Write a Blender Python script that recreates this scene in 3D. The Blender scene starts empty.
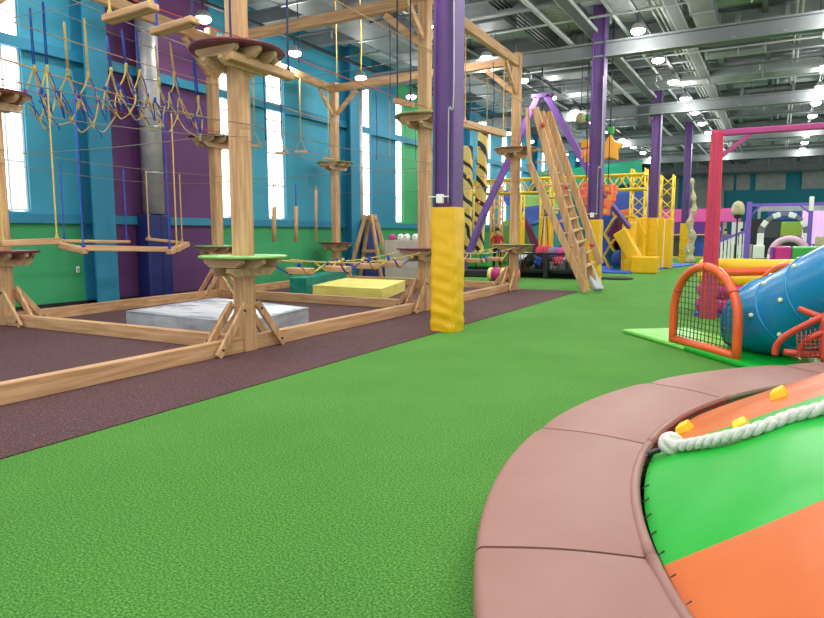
import bpy, bmesh, math, random
from mathutils import Vector, Matrix
random.seed(7)
V = Vector
SC = bpy.context.scene
COL = SC.collection
PI = math.pi

# ------------------------------------------------------------------ measuring: pixel of the photograph -> point of the place
CH, CF = 1.45, 650.0
CA = math.atan(366 / math.hypot(CF, 75)); CP = math.atan(75 / CF)
_fh = V((-math.sin(CA), math.cos(CA), 0))
_R = V((math.cos(CA), math.sin(CA), 0))
_FW = _fh * math.cos(CP) + V((0, 0, -math.sin(CP)))
_U = _fh * math.sin(CP) + V((0, 0, math.cos(CP)))
def ray(u, v): return _FW + _R * ((u - 412) / CF) + _U * ((309 - v) / CF)
def onz(u, v, z=0.0):
    d = ray(u, v); t = (z - CH) / d.z
    return V((d.x * t, d.y * t, z))
def onx(u, v, x):
    d = ray(u, v); t = x / d.x
    return V((x, d.y * t, CH + d.z * t))
def ony(u, v, y):
    d = ray(u, v); t = y / d.y
    return V((d.x * t, y, CH + d.z * t))

# ------------------------------------------------------------------ materials
def lin(c):
    def f(a):
        a /= 255.0
        return a / 12.92 if a <= 0.04045 else ((a + 0.055) / 1.055) ** 2.4
    return (f(c[0]), f(c[1]), f(c[2]), 1)
def nodes(name):
    m = bpy.data.materials.new(name); m.use_nodes = True
    nt = m.node_tree
    b = nt.nodes['Principled BSDF']
    return m, nt, b
def mat(name, c, rough=0.6, metal=0.0, c2=None, scale=8.0, stretch=(1, 1, 1), bump=0.0, bscale=None, emit=None, alpha=None, spec=0.5, detail=4.0, coat=0.0, lo=0.35, hi=0.65):
    m, nt, b = nodes(name)
    b.inputs['Base Color'].default_value = lin(c)
    b.inputs['Roughness'].default_value = rough
    b.inputs['Metallic'].default_value = metal
    b.inputs['Specular IOR Level'].default_value = spec
    if coat: b.inputs['Coat Weight'].default_value = coat; b.inputs['Coat Roughness'].default_value = 0.15
    if emit:
        b.inputs['Emission Color'].default_value = lin(c); b.inputs['Emission Strength'].default_value = emit
    if c2 or bump:
        tc = nt.nodes.new('ShaderNodeTexCoord'); mp = nt.nodes.new('ShaderNodeMapping')
        mp.inputs['Scale'].default_value = stretch
        nt.links.new(tc.outputs['Object'], mp.inputs['Vector'])
        if c2:
            n = nt.nodes.new('ShaderNodeTexNoise'); n.inputs['Scale'].default_value = scale; n.inputs['Detail'].default_value = detail
            nt.links.new(mp.outputs['Vector'], n.inputs['Vector'])
            r = nt.nodes.new('ShaderNodeValToRGB')
            r.color_ramp.elements[0].position = lo; r.color_ramp.elements[1].position = hi
            r.color_ramp.elements[0].color = lin(c); r.color_ramp.elements[1].color = lin(c2)
            nt.links.new(n.outputs['Fac'], r.inputs['Fac']); nt.links.new(r.outputs['Color'], b.inputs['Base Color'])
        if bump:
            n2 = nt.nodes.new('ShaderNodeTexNoise'); n2.inputs['Scale'].default_value = bscale or scale; n2.inputs['Detail'].default_value = 3.0
            nt.links.new(mp.outputs['Vector'], n2.inputs['Vector'])
            bp = nt.nodes.new('ShaderNodeBump'); bp.inputs['Strength'].default_value = bump; bp.inputs['Distance'].default_value = 0.02
            nt.links.new(n2.outputs['Fac'], bp.inputs['Height']); nt.links.new(bp.outputs['Normal'], b.inputs['Normal'])
    return m
def wood(name, c, c2, axis):
    s = [9.0, 9.0, 9.0]; s[axis] = 0.6
    return mat(name, c, 0.55, c2=c2, scale=2.2, stretch=tuple(s), bump=0.12, bscale=3.0, detail=5.0, spec=0.3)

M = {}
WL, WD = (208, 168, 124), (176, 132, 92)
for i, a in enumerate('xyz'): M['wood_' + a] = wood('pine_' + a, WD, WL, i)
M['wood_pale'] = wood('pale_pine', (182, 146, 108), (206, 174, 134), 0)
M['wood_dark'] = wood('weathered_pine', (140, 98, 70), (176, 130, 92), 0)
M['burgundy'] = mat('burgundy_board', (118, 44, 62), 0.5, c2=(100, 36, 54), scale=5)
M['deck_green'] = mat('green_board', (120, 176, 84), 0.45, c2=(150, 196, 120), scale=4)
M['deck_olive'] = mat('olive_board', (140, 150, 84), 0.5, c2=(120, 130, 72), scale=4)
M['steel'] = mat('galvanised_steel', (176, 180, 184), 0.35, 0.9)
M['cable'] = mat('dull_cable', (120, 112, 96), 0.6)
M['dark_steel'] = mat('dark_steel', (60, 62, 66), 0.5, 0.6)
M['grey_paint'] = mat('grey_painted_steel', (126, 132, 134), 0.6, c2=(112, 118, 120), scale=2)
M['girder'] = mat('girder_steel', (122, 128, 130), 0.6, c2=(110, 116, 118), scale=1.2)
M['grey_light'] = mat('light_grey_steel', (172, 176, 174), 0.55, c2=(156, 160, 158), scale=2)
M['grey_dark'] = mat('dark_grey_steel', (84, 90, 92), 0.6)
M['duct'] = mat('duct_sheet', (142, 146, 148), 0.5, 0.3, c2=(124, 128, 130), scale=1.3, bump=0.15, bscale=2)
M['silver'] = mat('silver_pipe', (196, 198, 200), 0.45, 0.4, c2=(168, 170, 174), scale=3, bump=0.5, bscale=9)
M['purple'] = mat('purple_paint', (94, 64, 124), 0.5, c2=(88, 58, 116), scale=2)
M['purple_light'] = mat('light_purple_paint', (134, 88, 176), 0.45)
M['yellow_pad'] = mat('yellow_vinyl', (242, 188, 10), 0.38, c2=(236, 180, 6), scale=3, stretch=(1, 1, .6), bump=0.2, bscale=3.5, coat=0.15)
M['yellow'] = mat('yellow_paint', (232, 192, 40), 0.45)
M['rope_yellow'] = mat('yellow_rope', (208, 184, 104), 0.8, c2=(180, 150, 76), scale=60, bump=0.3)
M['rope_tan'] = mat('tan_rope', (200, 164, 110), 0.85, c2=(170, 134, 84), scale=60, bump=0.3)
M['rope_blue'] = mat('blue_rope', (34, 74, 180), 0.75, c2=(24, 54, 140), scale=60, bump=0.3)
M['rope_navy'] = mat('navy_rope', (30, 44, 80), 0.8)
M['rope_red'] = mat('red_cord', (186, 70, 66), 0.8)
M['white'] = mat('white_paint', (236, 236, 232), 0.5)
M['black'] = mat('black_vinyl', (28, 28, 30), 0.5)
M['black_rough'] = mat('black_rubber', (36, 36, 38), 0.85)
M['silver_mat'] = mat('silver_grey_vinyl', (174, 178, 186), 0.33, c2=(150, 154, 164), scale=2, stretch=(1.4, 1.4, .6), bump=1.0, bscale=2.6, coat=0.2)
M['silver_mat_lit'] = mat('silver_grey_vinyl_lit', (232, 233, 237), 0.33, c2=(204, 206, 212), scale=1.6, stretch=(.5, 3, 1), bump=1.0, bscale=2.2, coat=0.2)  # paler copy of the side vinyl, light from above put into its colour
M['lemon'] = mat('lemon_vinyl', (240, 230, 124), 0.45, c2=(230, 219, 108), scale=2, bump=0.9, bscale=2.5)
M['teal_mat'] = mat('teal_vinyl', (16, 142, 122), 0.4, c2=(10, 124, 106), scale=3, bump=1.0, bscale=3)
M['blue_pad'] = mat('navy_vinyl', (34, 44, 116), 0.45, c2=(28, 38, 102), scale=2, bump=0.3)
M['blue_mat'] = mat('blue_vinyl', (40, 90, 196), 0.5)
M['rim'] = mat('dusty_rose_vinyl', (152, 109, 100), 0.46, c2=(146, 103, 94), scale=2.2, bump=0.10, bscale=5, spec=.35)
M['orange'] = mat('orange_vinyl', (204, 100, 32), 0.36, c2=(197, 93, 28), scale=1.5, bump=0.35, bscale=3.0, spec=.35)
M['lime'] = mat('bright_green_vinyl', (6, 168, 48), 0.34, c2=(4, 160, 42), scale=1.5, bump=0.35, bscale=3.0, spec=.32)
M['hold'] = mat('yellow_hold', (246, 202, 20), 0.4)
M['rope_white'] = mat('white_rope', (226, 224, 216), 0.85, c2=(204, 202, 194), scale=40, bump=0.4)
M['orange_tube'] = mat('orange_plastic', (232, 92, 40), 0.32, coat=0.3)
M['red_tube'] = mat('red_orange_plastic', (206, 70, 46), 0.35, coat=0.2)
M['slide'] = mat('turquoise_plastic', (4, 128, 186), 0.3, c2=(6, 134, 192), scale=1.5, coat=0.35)
M['bolt'] = mat('pale_yellow_plastic', (236, 232, 190), 0.4)
M['net_grey'] = mat('grey_net_cord', (86, 84, 62), 0.8)
M['mat_green'] = mat('grass_green_vinyl', (96, 190, 60), 0.35, c2=(112, 204, 72), scale=2, bump=0.3, coat=0.2)
M['magenta'] = mat('magenta_vinyl', (204, 44, 134), 0.4, c2=(192, 38, 124), scale=2, bump=0.3)
M['inf_yellow'] = mat('inflatable_yellow', (250, 200, 22), 0.4, c2=(242, 188, 16), scale=2, bump=0.3)
M['red_pad'] = mat('red_vinyl', (212, 52, 78), 0.42, c2=(200, 44, 68), scale=2, bump=0.3)
M['magenta_bar'] = mat('magenta_paint', (178, 60, 128), 0.5)
M['inf_green'] = mat('inflatable_green', (56, 168, 66), 0.45)
M['inf_purple'] = mat('inflatable_purple', (128, 70, 160), 0.45)
M['pink'] = mat('pink_board', (222, 84, 160), 0.55)
M['pale_pink'] = mat('pale_pink_vinyl', (226, 178, 206), 0.5)
M['coral'] = mat('coral_foam', (246, 140, 108), 0.6)
M['coral_deep'] = mat('deep_coral_foam', (238, 112, 66), 0.6)
M['amber'] = mat('amber_foam', (240, 170, 60), 0.6)
M['cream'] = mat('cream_stone', (196, 186, 152), 0.7, c2=(166, 156, 120), scale=4)
M['far_purple'] = mat('far_purple_board', (96, 40, 130), 0.6)
M['violet_paint'] = mat('violet_paint', (120, 88, 190), 0.5)
M['olive_green'] = mat('olive_green_board', (142, 172, 60), 0.6)
M['aqua'] = mat('aqua_plastic', (60, 190, 196), 0.4)
M['fabric_blue'] = mat('blue_canvas', (40, 74, 150), 0.7)
M['fabric_green'] = mat('green_canvas', (132, 176, 92), 0.7)
M['fabric_teal'] = mat('teal_canvas', (28, 118, 110), 0.7)
M['fabric_emerald'] = mat('emerald_canvas', (30, 158, 120), 0.7)
M['fabric_wine'] = mat('wine_canvas', (110, 36, 76), 0.7)
M['fabric_orange'] = mat('orange_canvas', (206, 100, 50), 0.7)
M['skin'] = mat('skin', (208, 160, 134), 0.6)
M['hair'] = mat('dark_hair', (40, 28, 24), 0.8)
M['shirt_red'] = mat('red_cloth', (184, 44, 44), 0.8)
M['cloth_black'] = mat('black_cloth', (26, 26, 32), 0.8)
M['cloth_grey'] = mat('grey_cloth', (120, 120, 130), 0.8)
M['board_grey'] = mat('grey_panel', (186, 176, 166), 0.6, c2=(176, 166, 156), scale=3)
M['screen_pink'] = mat('pink_screen', (236, 190, 240), 0.5, emit=0.35)
M['grille'] = mat('dark_mesh_cloth', (70, 74, 78), 0.9)
M['lamp_white'] = mat('lamp_glow', (255, 253, 246), 0.5, emit=14.0)
M['daylight'] = mat('daylight_pane', (250, 253, 255), 0.3, emit=3.6)
M['teal_wall'] = mat('teal_wall_paint', (56, 152, 180), 0.65, c2=(50, 144, 172), scale=0.7)
M['teal_trim'] = mat('deep_teal_paint', (30, 124, 156), 0.6)
M['green_wall'] = mat('green_wall_paint', (60, 164, 104), 0.65, c2=(54, 156, 98), scale=0.7)
M['purple_wall'] = mat('purple_wall_paint', (96, 50, 106), 0.65, c2=(90, 46, 99), scale=0.7)
M['far_teal'] = mat('dark_teal_wall_paint', (30, 134, 154), 0.7)
M['concrete'] = mat('grey_wall', (150, 152, 150), 0.8)

def turf_mat():
    m, nt, b = nodes('green_turf')
    tc = nt.nodes.new('ShaderNodeTexCoord')
    n = nt.nodes.new('ShaderNodeTexNoise'); n.inputs['Scale'].default_value = 88; n.inputs['Detail'].default_value = 5; n.inputs['Roughness'].default_value = 0.75
    n3 = nt.nodes.new('ShaderNodeTexNoise'); n3.inputs['Scale'].default_value = 1.1; n3.inputs['Detail'].default_value = 3
    for q in (n, n3): nt.links.new(tc.outputs['Object'], q.inputs['Vector'])
    r = nt.nodes.new('ShaderNodeValToRGB'); e = r.color_ramp.elements
    e[0].position = 0.32; e[0].color = lin((26, 74, 20)); e[1].position = 0.68; e[1].color = lin((136, 188, 98))
    k = r.color_ramp.elements.new(0.5); k.color = lin((76, 137, 54))
    nt.links.new(n.outputs['Fac'], r.inputs['Fac'])
    mx = nt.nodes.new('ShaderNodeMix'); mx.data_type = 'RGBA'; mx.blend_type = 'MULTIPLY'
    r2 = nt.nodes.new('ShaderNodeValToRGB'); r2.color_ramp.elements[0].position = 0.3; r2.color_ramp.elements[1].position = 0.7
    r2.color_ramp.elements[0].color = (0.86, 0.88, 0.84, 1); r2.color_ramp.elements[1].color = (1, 1, 1, 1)
    nt.links.new(n3.outputs['Fac'], r2.inputs['Fac'])
    mx.inputs['Factor'].default_value = 1
    nt.links.new(r.outputs['Color'], mx.inputs['A']); nt.links.new(r2.outputs['Color'], mx.inputs['B'])
    nt.links.new(mx.outputs['Result'], b.inputs['Base Color'])
    bp = nt.nodes.new('ShaderNodeBump'); bp.inputs['Strength'].default_value = 0.8; bp.inputs['Distance'].default_value = 0.012
    nt.links.new(n.outputs['Fac'], bp.inputs['Height']); nt.links.new(bp.outputs['Normal'], b.inputs['Normal'])
    b.inputs['Roughness'].default_value = 0.85; b.inputs['Specular IOR Level'].default_value = 0.15
    return m
def rubber_mat():
    m, nt, b = nodes('speckled_brown_rubber')
    tc = nt.nodes.new('ShaderNodeTexCoord')
    n = nt.nodes.new('ShaderNodeTexNoise'); n.inputs['Scale'].default_value = 85; n.inputs['Detail'].default_value = 4; n.inputs['Roughness'].default_value = 0.75
    nt.links.new(tc.outputs['Object'], n.inputs['Vector'])
    r = nt.nodes.new('ShaderNodeValToRGB'); e = r.color_ramp.elements
    e[0].position = 0.36; e[0].color = lin((56, 34, 37)); e[1].position = 0.70; e[1].color = lin((150, 116, 116))
    k = r.color_ramp.elements.new(0.54); k.color = lin((84, 55, 58))
    nt.links.new(n.outputs['Fac'], r.inputs['Fac']); nt.links.new(r.outputs['Color'], b.inputs['Base Color'])
    bp = nt.nodes.new('ShaderNodeBump'); bp.inputs['Strength'].default_value = 0.5; bp.inputs['Distance'].default_value = 0.006
    nt.links.new(n.outputs['Fac'], bp.inputs['Height']); nt.links.new(bp.outputs['Normal'], b.inputs['Normal'])
    b.inputs['Roughness'].default_value = 0.8; b.inputs['Specular IOR Level'].default_value = 0.25
    return m
def deck_mat():
    m, nt, b = nodes('corrugated_roof_deck')
    tc = nt.nodes.new('ShaderNodeTexCoord')
    w = nt.nodes.new('ShaderNodeTexWave'); w.bands_direction = 'Y'; w.inputs['Scale'].default_value = 1.6; w.inputs['Distortion'].default_value = 0
    nt.links.new(tc.outputs['Object'], w.inputs['Vector'])
    bp = nt.nodes.new('ShaderNodeBump'); bp.inputs['Strength'].default_value = 0.7; bp.inputs['Distance'].default_value = 0.06
    nt.links.new(w.outputs['Fac'], bp.inputs['Height']); nt.links.new(bp.outputs['Normal'], b.inputs['Normal'])
    b.inputs['Base Color'].default_value = lin((206, 210, 218)); b.inputs['Roughness'].default_value = 0.6; b.inputs['Metallic'].default_value = 0.0
    return m
def tiger_mat():
    m, nt, b = nodes('tiger_stripe_vinyl')
    tc = nt.nodes.new('ShaderNodeTexCoord')
    w = nt.nodes.new('ShaderNodeTexWave'); w.bands_direction = 'DIAGONAL'; w.inputs['Scale'].default_value = 0.9; w.inputs['Distortion'].default_value = 7.0
    w.inputs['Detail'].default_value = 1.0; w.inputs['Detail Scale'].default_value = 0.9
    nt.links.new(tc.outputs['Object'], w.inputs['Vector'])
    r = nt.nodes.new('ShaderNodeValToRGB'); r.color_ramp.interpolation = 'CONSTANT'
    r.color_ramp.elements[0].color = lin((34, 32, 28)); r.color_ramp.elements[1].position = 0.27; r.color_ramp.elements[1].color = lin((222, 192, 110))
    nt.links.new(w.outputs['Fac'], r.inputs['Fac']); nt.links.new(r.outputs['Color'], b.inputs['Base Color'])
    b.inputs['Roughness'].default_value = 0.5
    return m
M['turf'] = turf_mat(); M['rubber'] = rubber_mat(); M['deck'] = deck_mat(); M['tiger'] = tiger_mat()

# ------------------------------------------------------------------ mesh building
class MB:
    def __init__(s): s.v = []; s.f = []; s.sm = []; s.mi = []
    def add(s, vs, fs, smooth=False, mi=0):
        o = len(s.v); s.v += [tuple(p) for p in vs]
        for f in fs: s.f.append([i + o for i in f]); s.sm.append(smooth); s.mi.append(mi)
        return s
    def box(s, c, size, rot=None, mi=0):
        c = V(c); a, b, d = size[0] / 2, size[1] / 2, size[2] / 2
        vs = [V((x, y, z)) for x in (-a, a) for y in (-b, b) for z in (-d, d)]
        if rot is not None:
            R_ = Matrix.Rotation(rot, 3, 'Z') if not isinstance(rot, Matrix) else rot
            vs = [R_ @ p for p in vs]
        return s.add([p + c for p in vs], [(0, 1, 3, 2), (4, 6, 7, 5), (0, 4, 5, 1), (2, 3, 7, 6), (0, 2, 6, 4), (1, 5, 7, 3)], mi=mi)
    def b2(s, lo, hi, mi=0):
        lo, hi = V(lo), V(hi)
        return s.box((lo + hi) / 2, hi - lo, mi=mi)
    def bar(s, p0, p1, w, h, up=(0, 0, 1)):
        p0, p1 = V(p0), V(p1); d = (p1 - p0); L = d.length; d.normalize()
        up = V(up)
        if abs(d.dot(up)) > 0.98: up = V((0, 1, 0))
        sd = d.cross(up).normalized(); u = sd.cross(d)
        R_ = Matrix((d, sd, u)).transposed()
        return s.box((p0 + p1) / 2, (L, w, h), R_)
    def tube(s, path, r, n=8, closed=False, cap=True):
        P = [V(p) for p in path]; N = len(P); rings = []
        rr = r if isinstance(r, (list, tuple)) else [r] * N
        t0 = None; u = None
        for i, p in enumerate(P):
            a = P[i - 1] if (i > 0 or closed) else p
            b = P[(i + 1) % N] if (i < N - 1 or closed) else p
            t = (b - a)
            if t.length < 1e-9: t = V((0, 0, 1))
            t.normalize()
            if u is None:
                u = t.orthogonal().normalized()
            else:
                u = (u - t * u.dot(t))
                if u.length < 1e-6: u = t.orthogonal()
                u.normalize()
            w = t.cross(u)
            rings.append([p + (u * math.cos(k * 2 * PI / n) + w * math.sin(k * 2 * PI / n)) * rr[i] for k in range(n)])
        vs = [q for R_ in rings for q in R_]; fs = []
        for i in range(N if closed else N - 1):
            j = (i + 1) % N
            for k in range(n):
                l = (k + 1) % n
                fs.append((i * n + k, i * n + l, j * n + l, j * n + k))
        if cap and not closed:
            fs.append(tuple(reversed(range(n)))); fs.append(tuple((N - 1) * n + k for k in range(n)))
        return s.add(vs, fs, True)
    def lathe(s, prof, c=(0, 0, 0), n=24, smooth=True, rot=None):
        c = V(c); vs = []; fs = []
        for (r, z) in prof:
            for k in range(n):
                p = V((r * math.cos(2 * PI * k / n), r * math.sin(2 * PI * k / n), z))
                if rot is not None: p = rot @ p
                vs.append(p + c)
        for i in range(len(prof) - 1):
            for k in range(n):
                l = (k + 1) % n
                fs.append((i * n + k, i * n + l, (i + 1) * n + l, (i + 1) * n + k))
        fs.append(tuple(reversed(range(n)))); fs.append(tuple((len(prof) - 1) * n + k for k in range(n)))
        return s.add(vs, fs, smooth)
    def ball(s, c, r, n=12, sc=(1, 1, 1), rot=None):
        prof = [(max(1e-4, math.sin(PI * i / n)) * r * sc[0], -math.cos(PI * i / n) * r * sc[2]) for i in range(n + 1)]
        return s.lathe(prof, c, n * 2, True, rot)
    def prism(s, poly, axis, lo, hi):
        # poly of 2-D points in the plane across 'axis'
        def P(a, b, t): return {'x': (t, a, b), 'y': (a, t, b), 'z': (a, b, t)}[axis]
        n = len(poly)
        vs = [P(a, b, lo) for a, b in poly] + [P(a, b, hi) for a, b in poly]
        fs = [tuple(reversed(range(n))), tuple(range(n, 2 * n))] + [(i, (i + 1) % n, n + (i + 1) % n, n + i) for i in range(n)]
        return s.add(vs, fs)
    def grid(s, fn, nu, nv, smooth=True, mi=0):
        vs = [fn(i / nu, j / nv) for i in range(nu + 1) for j in range(nv + 1)]
        fs = [(i * (nv + 1) + j, (i + 1) * (nv + 1) + j, (i + 1) * (nv + 1) + j + 1, i * (nv + 1) + j + 1) for i in range(nu) for j in range(nv)]
        return s.add(vs, fs, smooth, mi)
    def build(s, name, m, parent=None, bev=0.0, seg=2, loc=None, sol=0.0, sub=0):
        me = bpy.data.meshes.new(name)
        o = bpy.data.objects.new(name, me); COL.objects.link(o)
        L = V(loc) if loc is not None else V((0, 0, 0))
        me.from_pydata([tuple(V(p) - L) for p in s.v], [], s.f)
        ms = m if isinstance(m, (list, tuple)) else [m]
        for q in ms: me.materials.append(M[q] if isinstance(q, str) else q)
        for p, sm, mi in zip(me.polygons, s.sm, s.mi): p.use_smooth = sm; p.material_index = mi
        bm = bmesh.new(); bm.from_mesh(me); bmesh.ops.recalc_face_normals(bm, faces=bm.faces); bm.to_mesh(me); bm.free()
        if sol:
            k = o.modifiers.new('thickness', 'SOLIDIFY'); k.thickness = sol; k.offset = 0
        if bev:
            k = o.modifiers.new('bevel', 'BEVEL'); k.width = bev; k.segments = seg; k.limit_method = 'ANGLE'; k.angle_limit = math.radians(40)
        if sub:
            k = o.modifiers.new('sub', 'SUBSURF'); k.levels = sub; k.render_levels = sub
        o.location = L
        if parent is not None: o.parent = parent
        return o
def tag(o, label=None, cat=None, group=None, kind=None):
    if label: o['label'] = label
    if cat: o['category'] = cat
    if group: o['group'] = group
    if kind: o['kind'] = kind
    return o
def T(name, label, cat, loc=(0, 0, 0), rz=0.0, group=None):
    o = bpy.data.objects.new(name, None); COL.objects.link(o)
    o.empty_display_size = 0.1
    o.location = loc; o.rotation_euler = (0, 0, rz)
    return tag(o, label, cat, group)
def S(o): o['kind'] = 'structure'; return o
def tree(o):
    for c in list(COL.objects):
        if c.parent == o: yield c
def dup(root, loc, rz=0.0, label=None, group=None):
    r = root.copy(); COL.objects.link(r); r.location = loc; r.rotation_euler = (0, 0, rz)
    if label: r['label'] = label
    if group: r['group'] = group
    for ch in list(tree(root)):
        c = ch.copy(); COL.objects.link(c); c.parent = r
        for g in list(tree(ch)):
            d = g.copy(); COL.objects.link(d); d.parent = c
    return r
ORD = ['first', 'second', 'third', 'fourth', 'fifth', 'sixth', 'seventh', 'eighth', 'ninth', 'tenth', 'eleventh', 'twelfth', 'thirteenth', 'fourteenth', 'fifteenth', 'sixteenth']
def spline(P, k=6):
    P = [V(p) for p in P]; out = []
    for i in range(len(P) - 1):
        a = P[i - 1] if i else P[i]; b = P[i]; c = P[i + 1]; d = P[i + 2] if i + 2 < len(P) else P[i + 1]
        for j in range(k):
            t = j / k
            out.append(0.5 * ((2 * b) + (c - a) * t + (2 * a - 5 * b + 4 * c - d) * t * t + (3 * b - a - 3 * c + d) * t ** 3))
    return out + [P[-1]]
def sag(p0, p1, s, n=8):
    p0, p1 = V(p0), V(p1)
    return [p0.lerp(p1, i / n) - V((0, 0, s * 4 * (i / n) * (1 - i / n))) for i in range(n + 1)]

# ================================================================== THE SETTING
S(MB().b2((-12.6, -4, -0.1), (12, 62, 0.0)).build('floor', 'turf'))
S(MB().b2((-12.58, -3, 0.0), (-4.31, 16.4, 0.008)).build('floor_rubber', 'rubber'))
RZ = 7.45
S(MB().b2((-12.9, 1.0, RZ), (12, 62, RZ + 0.15)).build('ceiling', 'deck'))
WX = -12.6
WINS = [(6.80, 7.48), (12.22, 12.86), (14.25, 15.0), (18.95, 19.6), (21.3, 21.85), (24.35, 24.95), (26.4, 27.0), (29.2, 29.85), (30.0, 30.6), (32.0, 32.8), (34.4, 35.1), (38.5, 39.2), (43, 43.7), (48, 48.7)]
WZ0, WZ1 = 1.88, 6.5
def build_left_wall():
    # colour zones along the wall: (start, end, lower, upper)
    mats = ['teal_wall', 'green_wall', 'purple_wall', 'teal_trim']
    Z = [(0.5, 8.75, 1, 0), (8.75, 12.22, 2, 2), (12.22, 19.6, 1, 0), (19.6, 21.3, 1, 3), (21.3, 24.35, 1, 1), (24.35, 62, 1, 0)]
    cuts = sorted(set([0.5, 62] + [a for w in WINS for a in w] + [z[0] for z in Z]))
    m = MB()
    for a, b in zip(cuts[:-1], cuts[1:]):
        c = (a + b) / 2
        zone = [z for z in Z if z[0] <= c < z[1]][0]
        win = any(w[0] <= c <= w[1] for w in WINS)
        m.b2((WX - 0.25, a, 0), (WX, b, 1.7), mi=zone[2])
        if win:
            m.b2((WX - 0.25, a, 1.7), (WX, b, WZ0), mi=zone[3]); m.b2((WX - 0.25, a, WZ1), (WX, b, RZ), mi=zone[3])
        else:
            m.b2((WX - 0.25, a, 1.7), (WX, b, RZ), mi=zone[3])
    S(m.build('wall_left', mats))
    for i, (a, b) in enumerate(WINS):
        p = S(MB().b2((WX - 0.2, a, WZ0), (WX - 0.18, b, WZ1)).build('window_%d' % (i + 1), 'daylight'))
        f = MB()
        for y in (a + 0.03, b - 0.03, (a + b) / 2): f.box((WX - 0.1, y, (WZ0 + WZ1) / 2), (0.08, 0.045, WZ1 - WZ0))
        for k in range(6): f.box((WX - 0.1, (a + b) / 2, WZ0 + 0.03 + k * (WZ1 - WZ0 - .06) / 5), (0.06, b - a, 0.045))
        f.build('window_frame', 'white', p)
build_left_wall()
S(MB().b2((WX, 0.5, 1.66), (WX + 0.10, 62, 1.84)).build('trim_1', 'teal_trim'))
S(MB().b2((WX, 0.5, 4.88), (WX + 0.14, 62, 5.08)).build('trim_2', 'teal_trim'))
S(MB().b2((WX, 0.5, 0.0), (WX + 0.05, 62, 0.07)).build('baseboard_left', 'black_rough'))
for i, y in enumerate((8.75, 18.0, 27.4, 36.7, 46, 55.3)):
    m = MB().b2((WX, y - 0.25, 0), (WX + 0.05, y + 0.25, RZ)).b2((WX + 0.05, y - 0.03, 0), (WX + 0.37, y + 0.03, RZ)).b2((WX + 0.37, y - 0.25, 0), (WX + 0.42, y + 0.25, RZ))
    S(m.build('wall_column' if i == 0 else 'wall_column.%03d' % i, 'teal_trim'))
# far wall with the plaster-grey panels under the roof
S(MB().b2((-12.9, 60, 0), (12, 60.3, RZ)).build('wall_far', 'far_teal'))
m = MB()
for x0, x1, z0 in ((-9.6, -7.6, 2.4), (-6.9, -5.0, 2.6), (-4.6, -3.4, 5.0), (-3.2, -2.2, 5.0), (-1.8, 0.3, 4.95), (1.4, 3.6, 4.95), (4.4, 6.4, 4.95)):
    m.b2((x0, 59.9, z0), (x1, 60, 6.9))
S(m.build('trim_3', 'grey_light'))

# ---- roof steel: girders on every column row, purlins along the hall, ducts
def ibeam_x(y, z0, z1, x0=-12.5, x1=12, w=0.3):
    return MB().b2((x0, y - w / 2, z0), (x1, y + w / 2, z0 + 0.05)).b2((x0, y - 0.03, z0), (x1, y + 0.03, z1)).b2((x0, y - w / 2, z1 - 0.05), (x1, y + w / 2, z1))
for i, y in enumerate((8.75, 18.15, 27.55, 36.95, 46.3, 55.6)):
    S(ibeam_x(y, 6.10, 6.50).build('ceiling_girder' if i == 0 else 'ceiling_girder.%03d' % i, 'girder'))
for i, y in enumerate((13.5, 15.8, 20.5, 22.8, 25.2, 30, 32.3, 34.6, 39, 41.5, 44, 49, 52)):
    S(ibeam_x(y, 6.85, 7.2, w=0.2).build('ceiling_rib' if i == 0 else 'ceiling_rib.%03d' % i, 'grey_paint'))
for i, x in enumerate((-11.2, -9.0, -6.2, -4.9, -2.0, -0.6, 2.4, 4.5)):
    S(MB().b2((x - 0.06, 6, 7.15), (x + 0.06, 60, 7.42)).build('ceiling_purlin' if i == 0 else 'ceiling_purlin.%03d' % i, 'grey_dark' if i % 2 else 'grey_paint'))
for i, (x, y) in enumerate(((-1.2, 18.15), (-0.1, 18.15), (-1.5, 27.55), (0.2, 27.55))):
    sg = -1 if i % 2 else 1
    S(MB().bar((x, y - 0.02, 6.7 if False else 6.16), (x - sg * 0.0 + (0.0), y + 1.3, 7.1), 0.1, 0.1).build('ceiling_brace' if i == 0 else 'ceiling_brace.%03d' % i, 'grey_light'))
def duct(name, label, pts, w, h, mt='duct', group=None):
    t = T(name, label, 'duct', pts[0], 0, group)
    L = V(pts[0]); m = MB()
    for a, b in zip(pts[:-1], pts[1:]):
        a, b = V(a), V(b); m.bar(a - L, b - L, w, h)
        d = (b - a); n = max(1, int(d.length / 1.6))
        for k in range(n + 1):
            p = a.lerp(b, k / n) - L; e = d.normalized() * 0.025
            MB().bar(p - e, p + e, w + 0.07, h + 0.07).build('flange', 'steel', t)
        for k in range(1, n, 2):
            p = a.lerp(b, k / n) - L
            sd = d.normalized().cross(V((0, 0, 1))) * (w / 2 + .02)
            for q in (p + sd, p - sd): MB().tube([q, V((q.x, q.y, RZ - L.z))], 0.012, 5).build('hanger', 'dark_steel', t)
    m.build('duct_body', mt, t, 0.01)
    return t
duct('air_duct', 'wide grey rectangular air duct running along hall over the wooden frames', [(-9.9, 7.5, 7.05), (-9.9, 40, 7.05)], 1.0, 0.6)
duct('air_duct', 'long silver duct crossing the roof just past the second purple column', [(-9.2, 20.2, 7.05), (3.5, 20.2, 7.05)], 0.7, 0.5)
duct('air_duct', 'silver cross duct over the purple A frame in the middle of the hall', [(-9.2, 25.6, 7.02), (6, 25.6, 7.02)], 0.8, 0.5)
duct('air_duct', 'big silver cross duct hanging over the yellow padded towers', [(-9.2, 31.2, 7.0), (7, 31.2, 7.0)], 0.9, 0.5)
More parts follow.
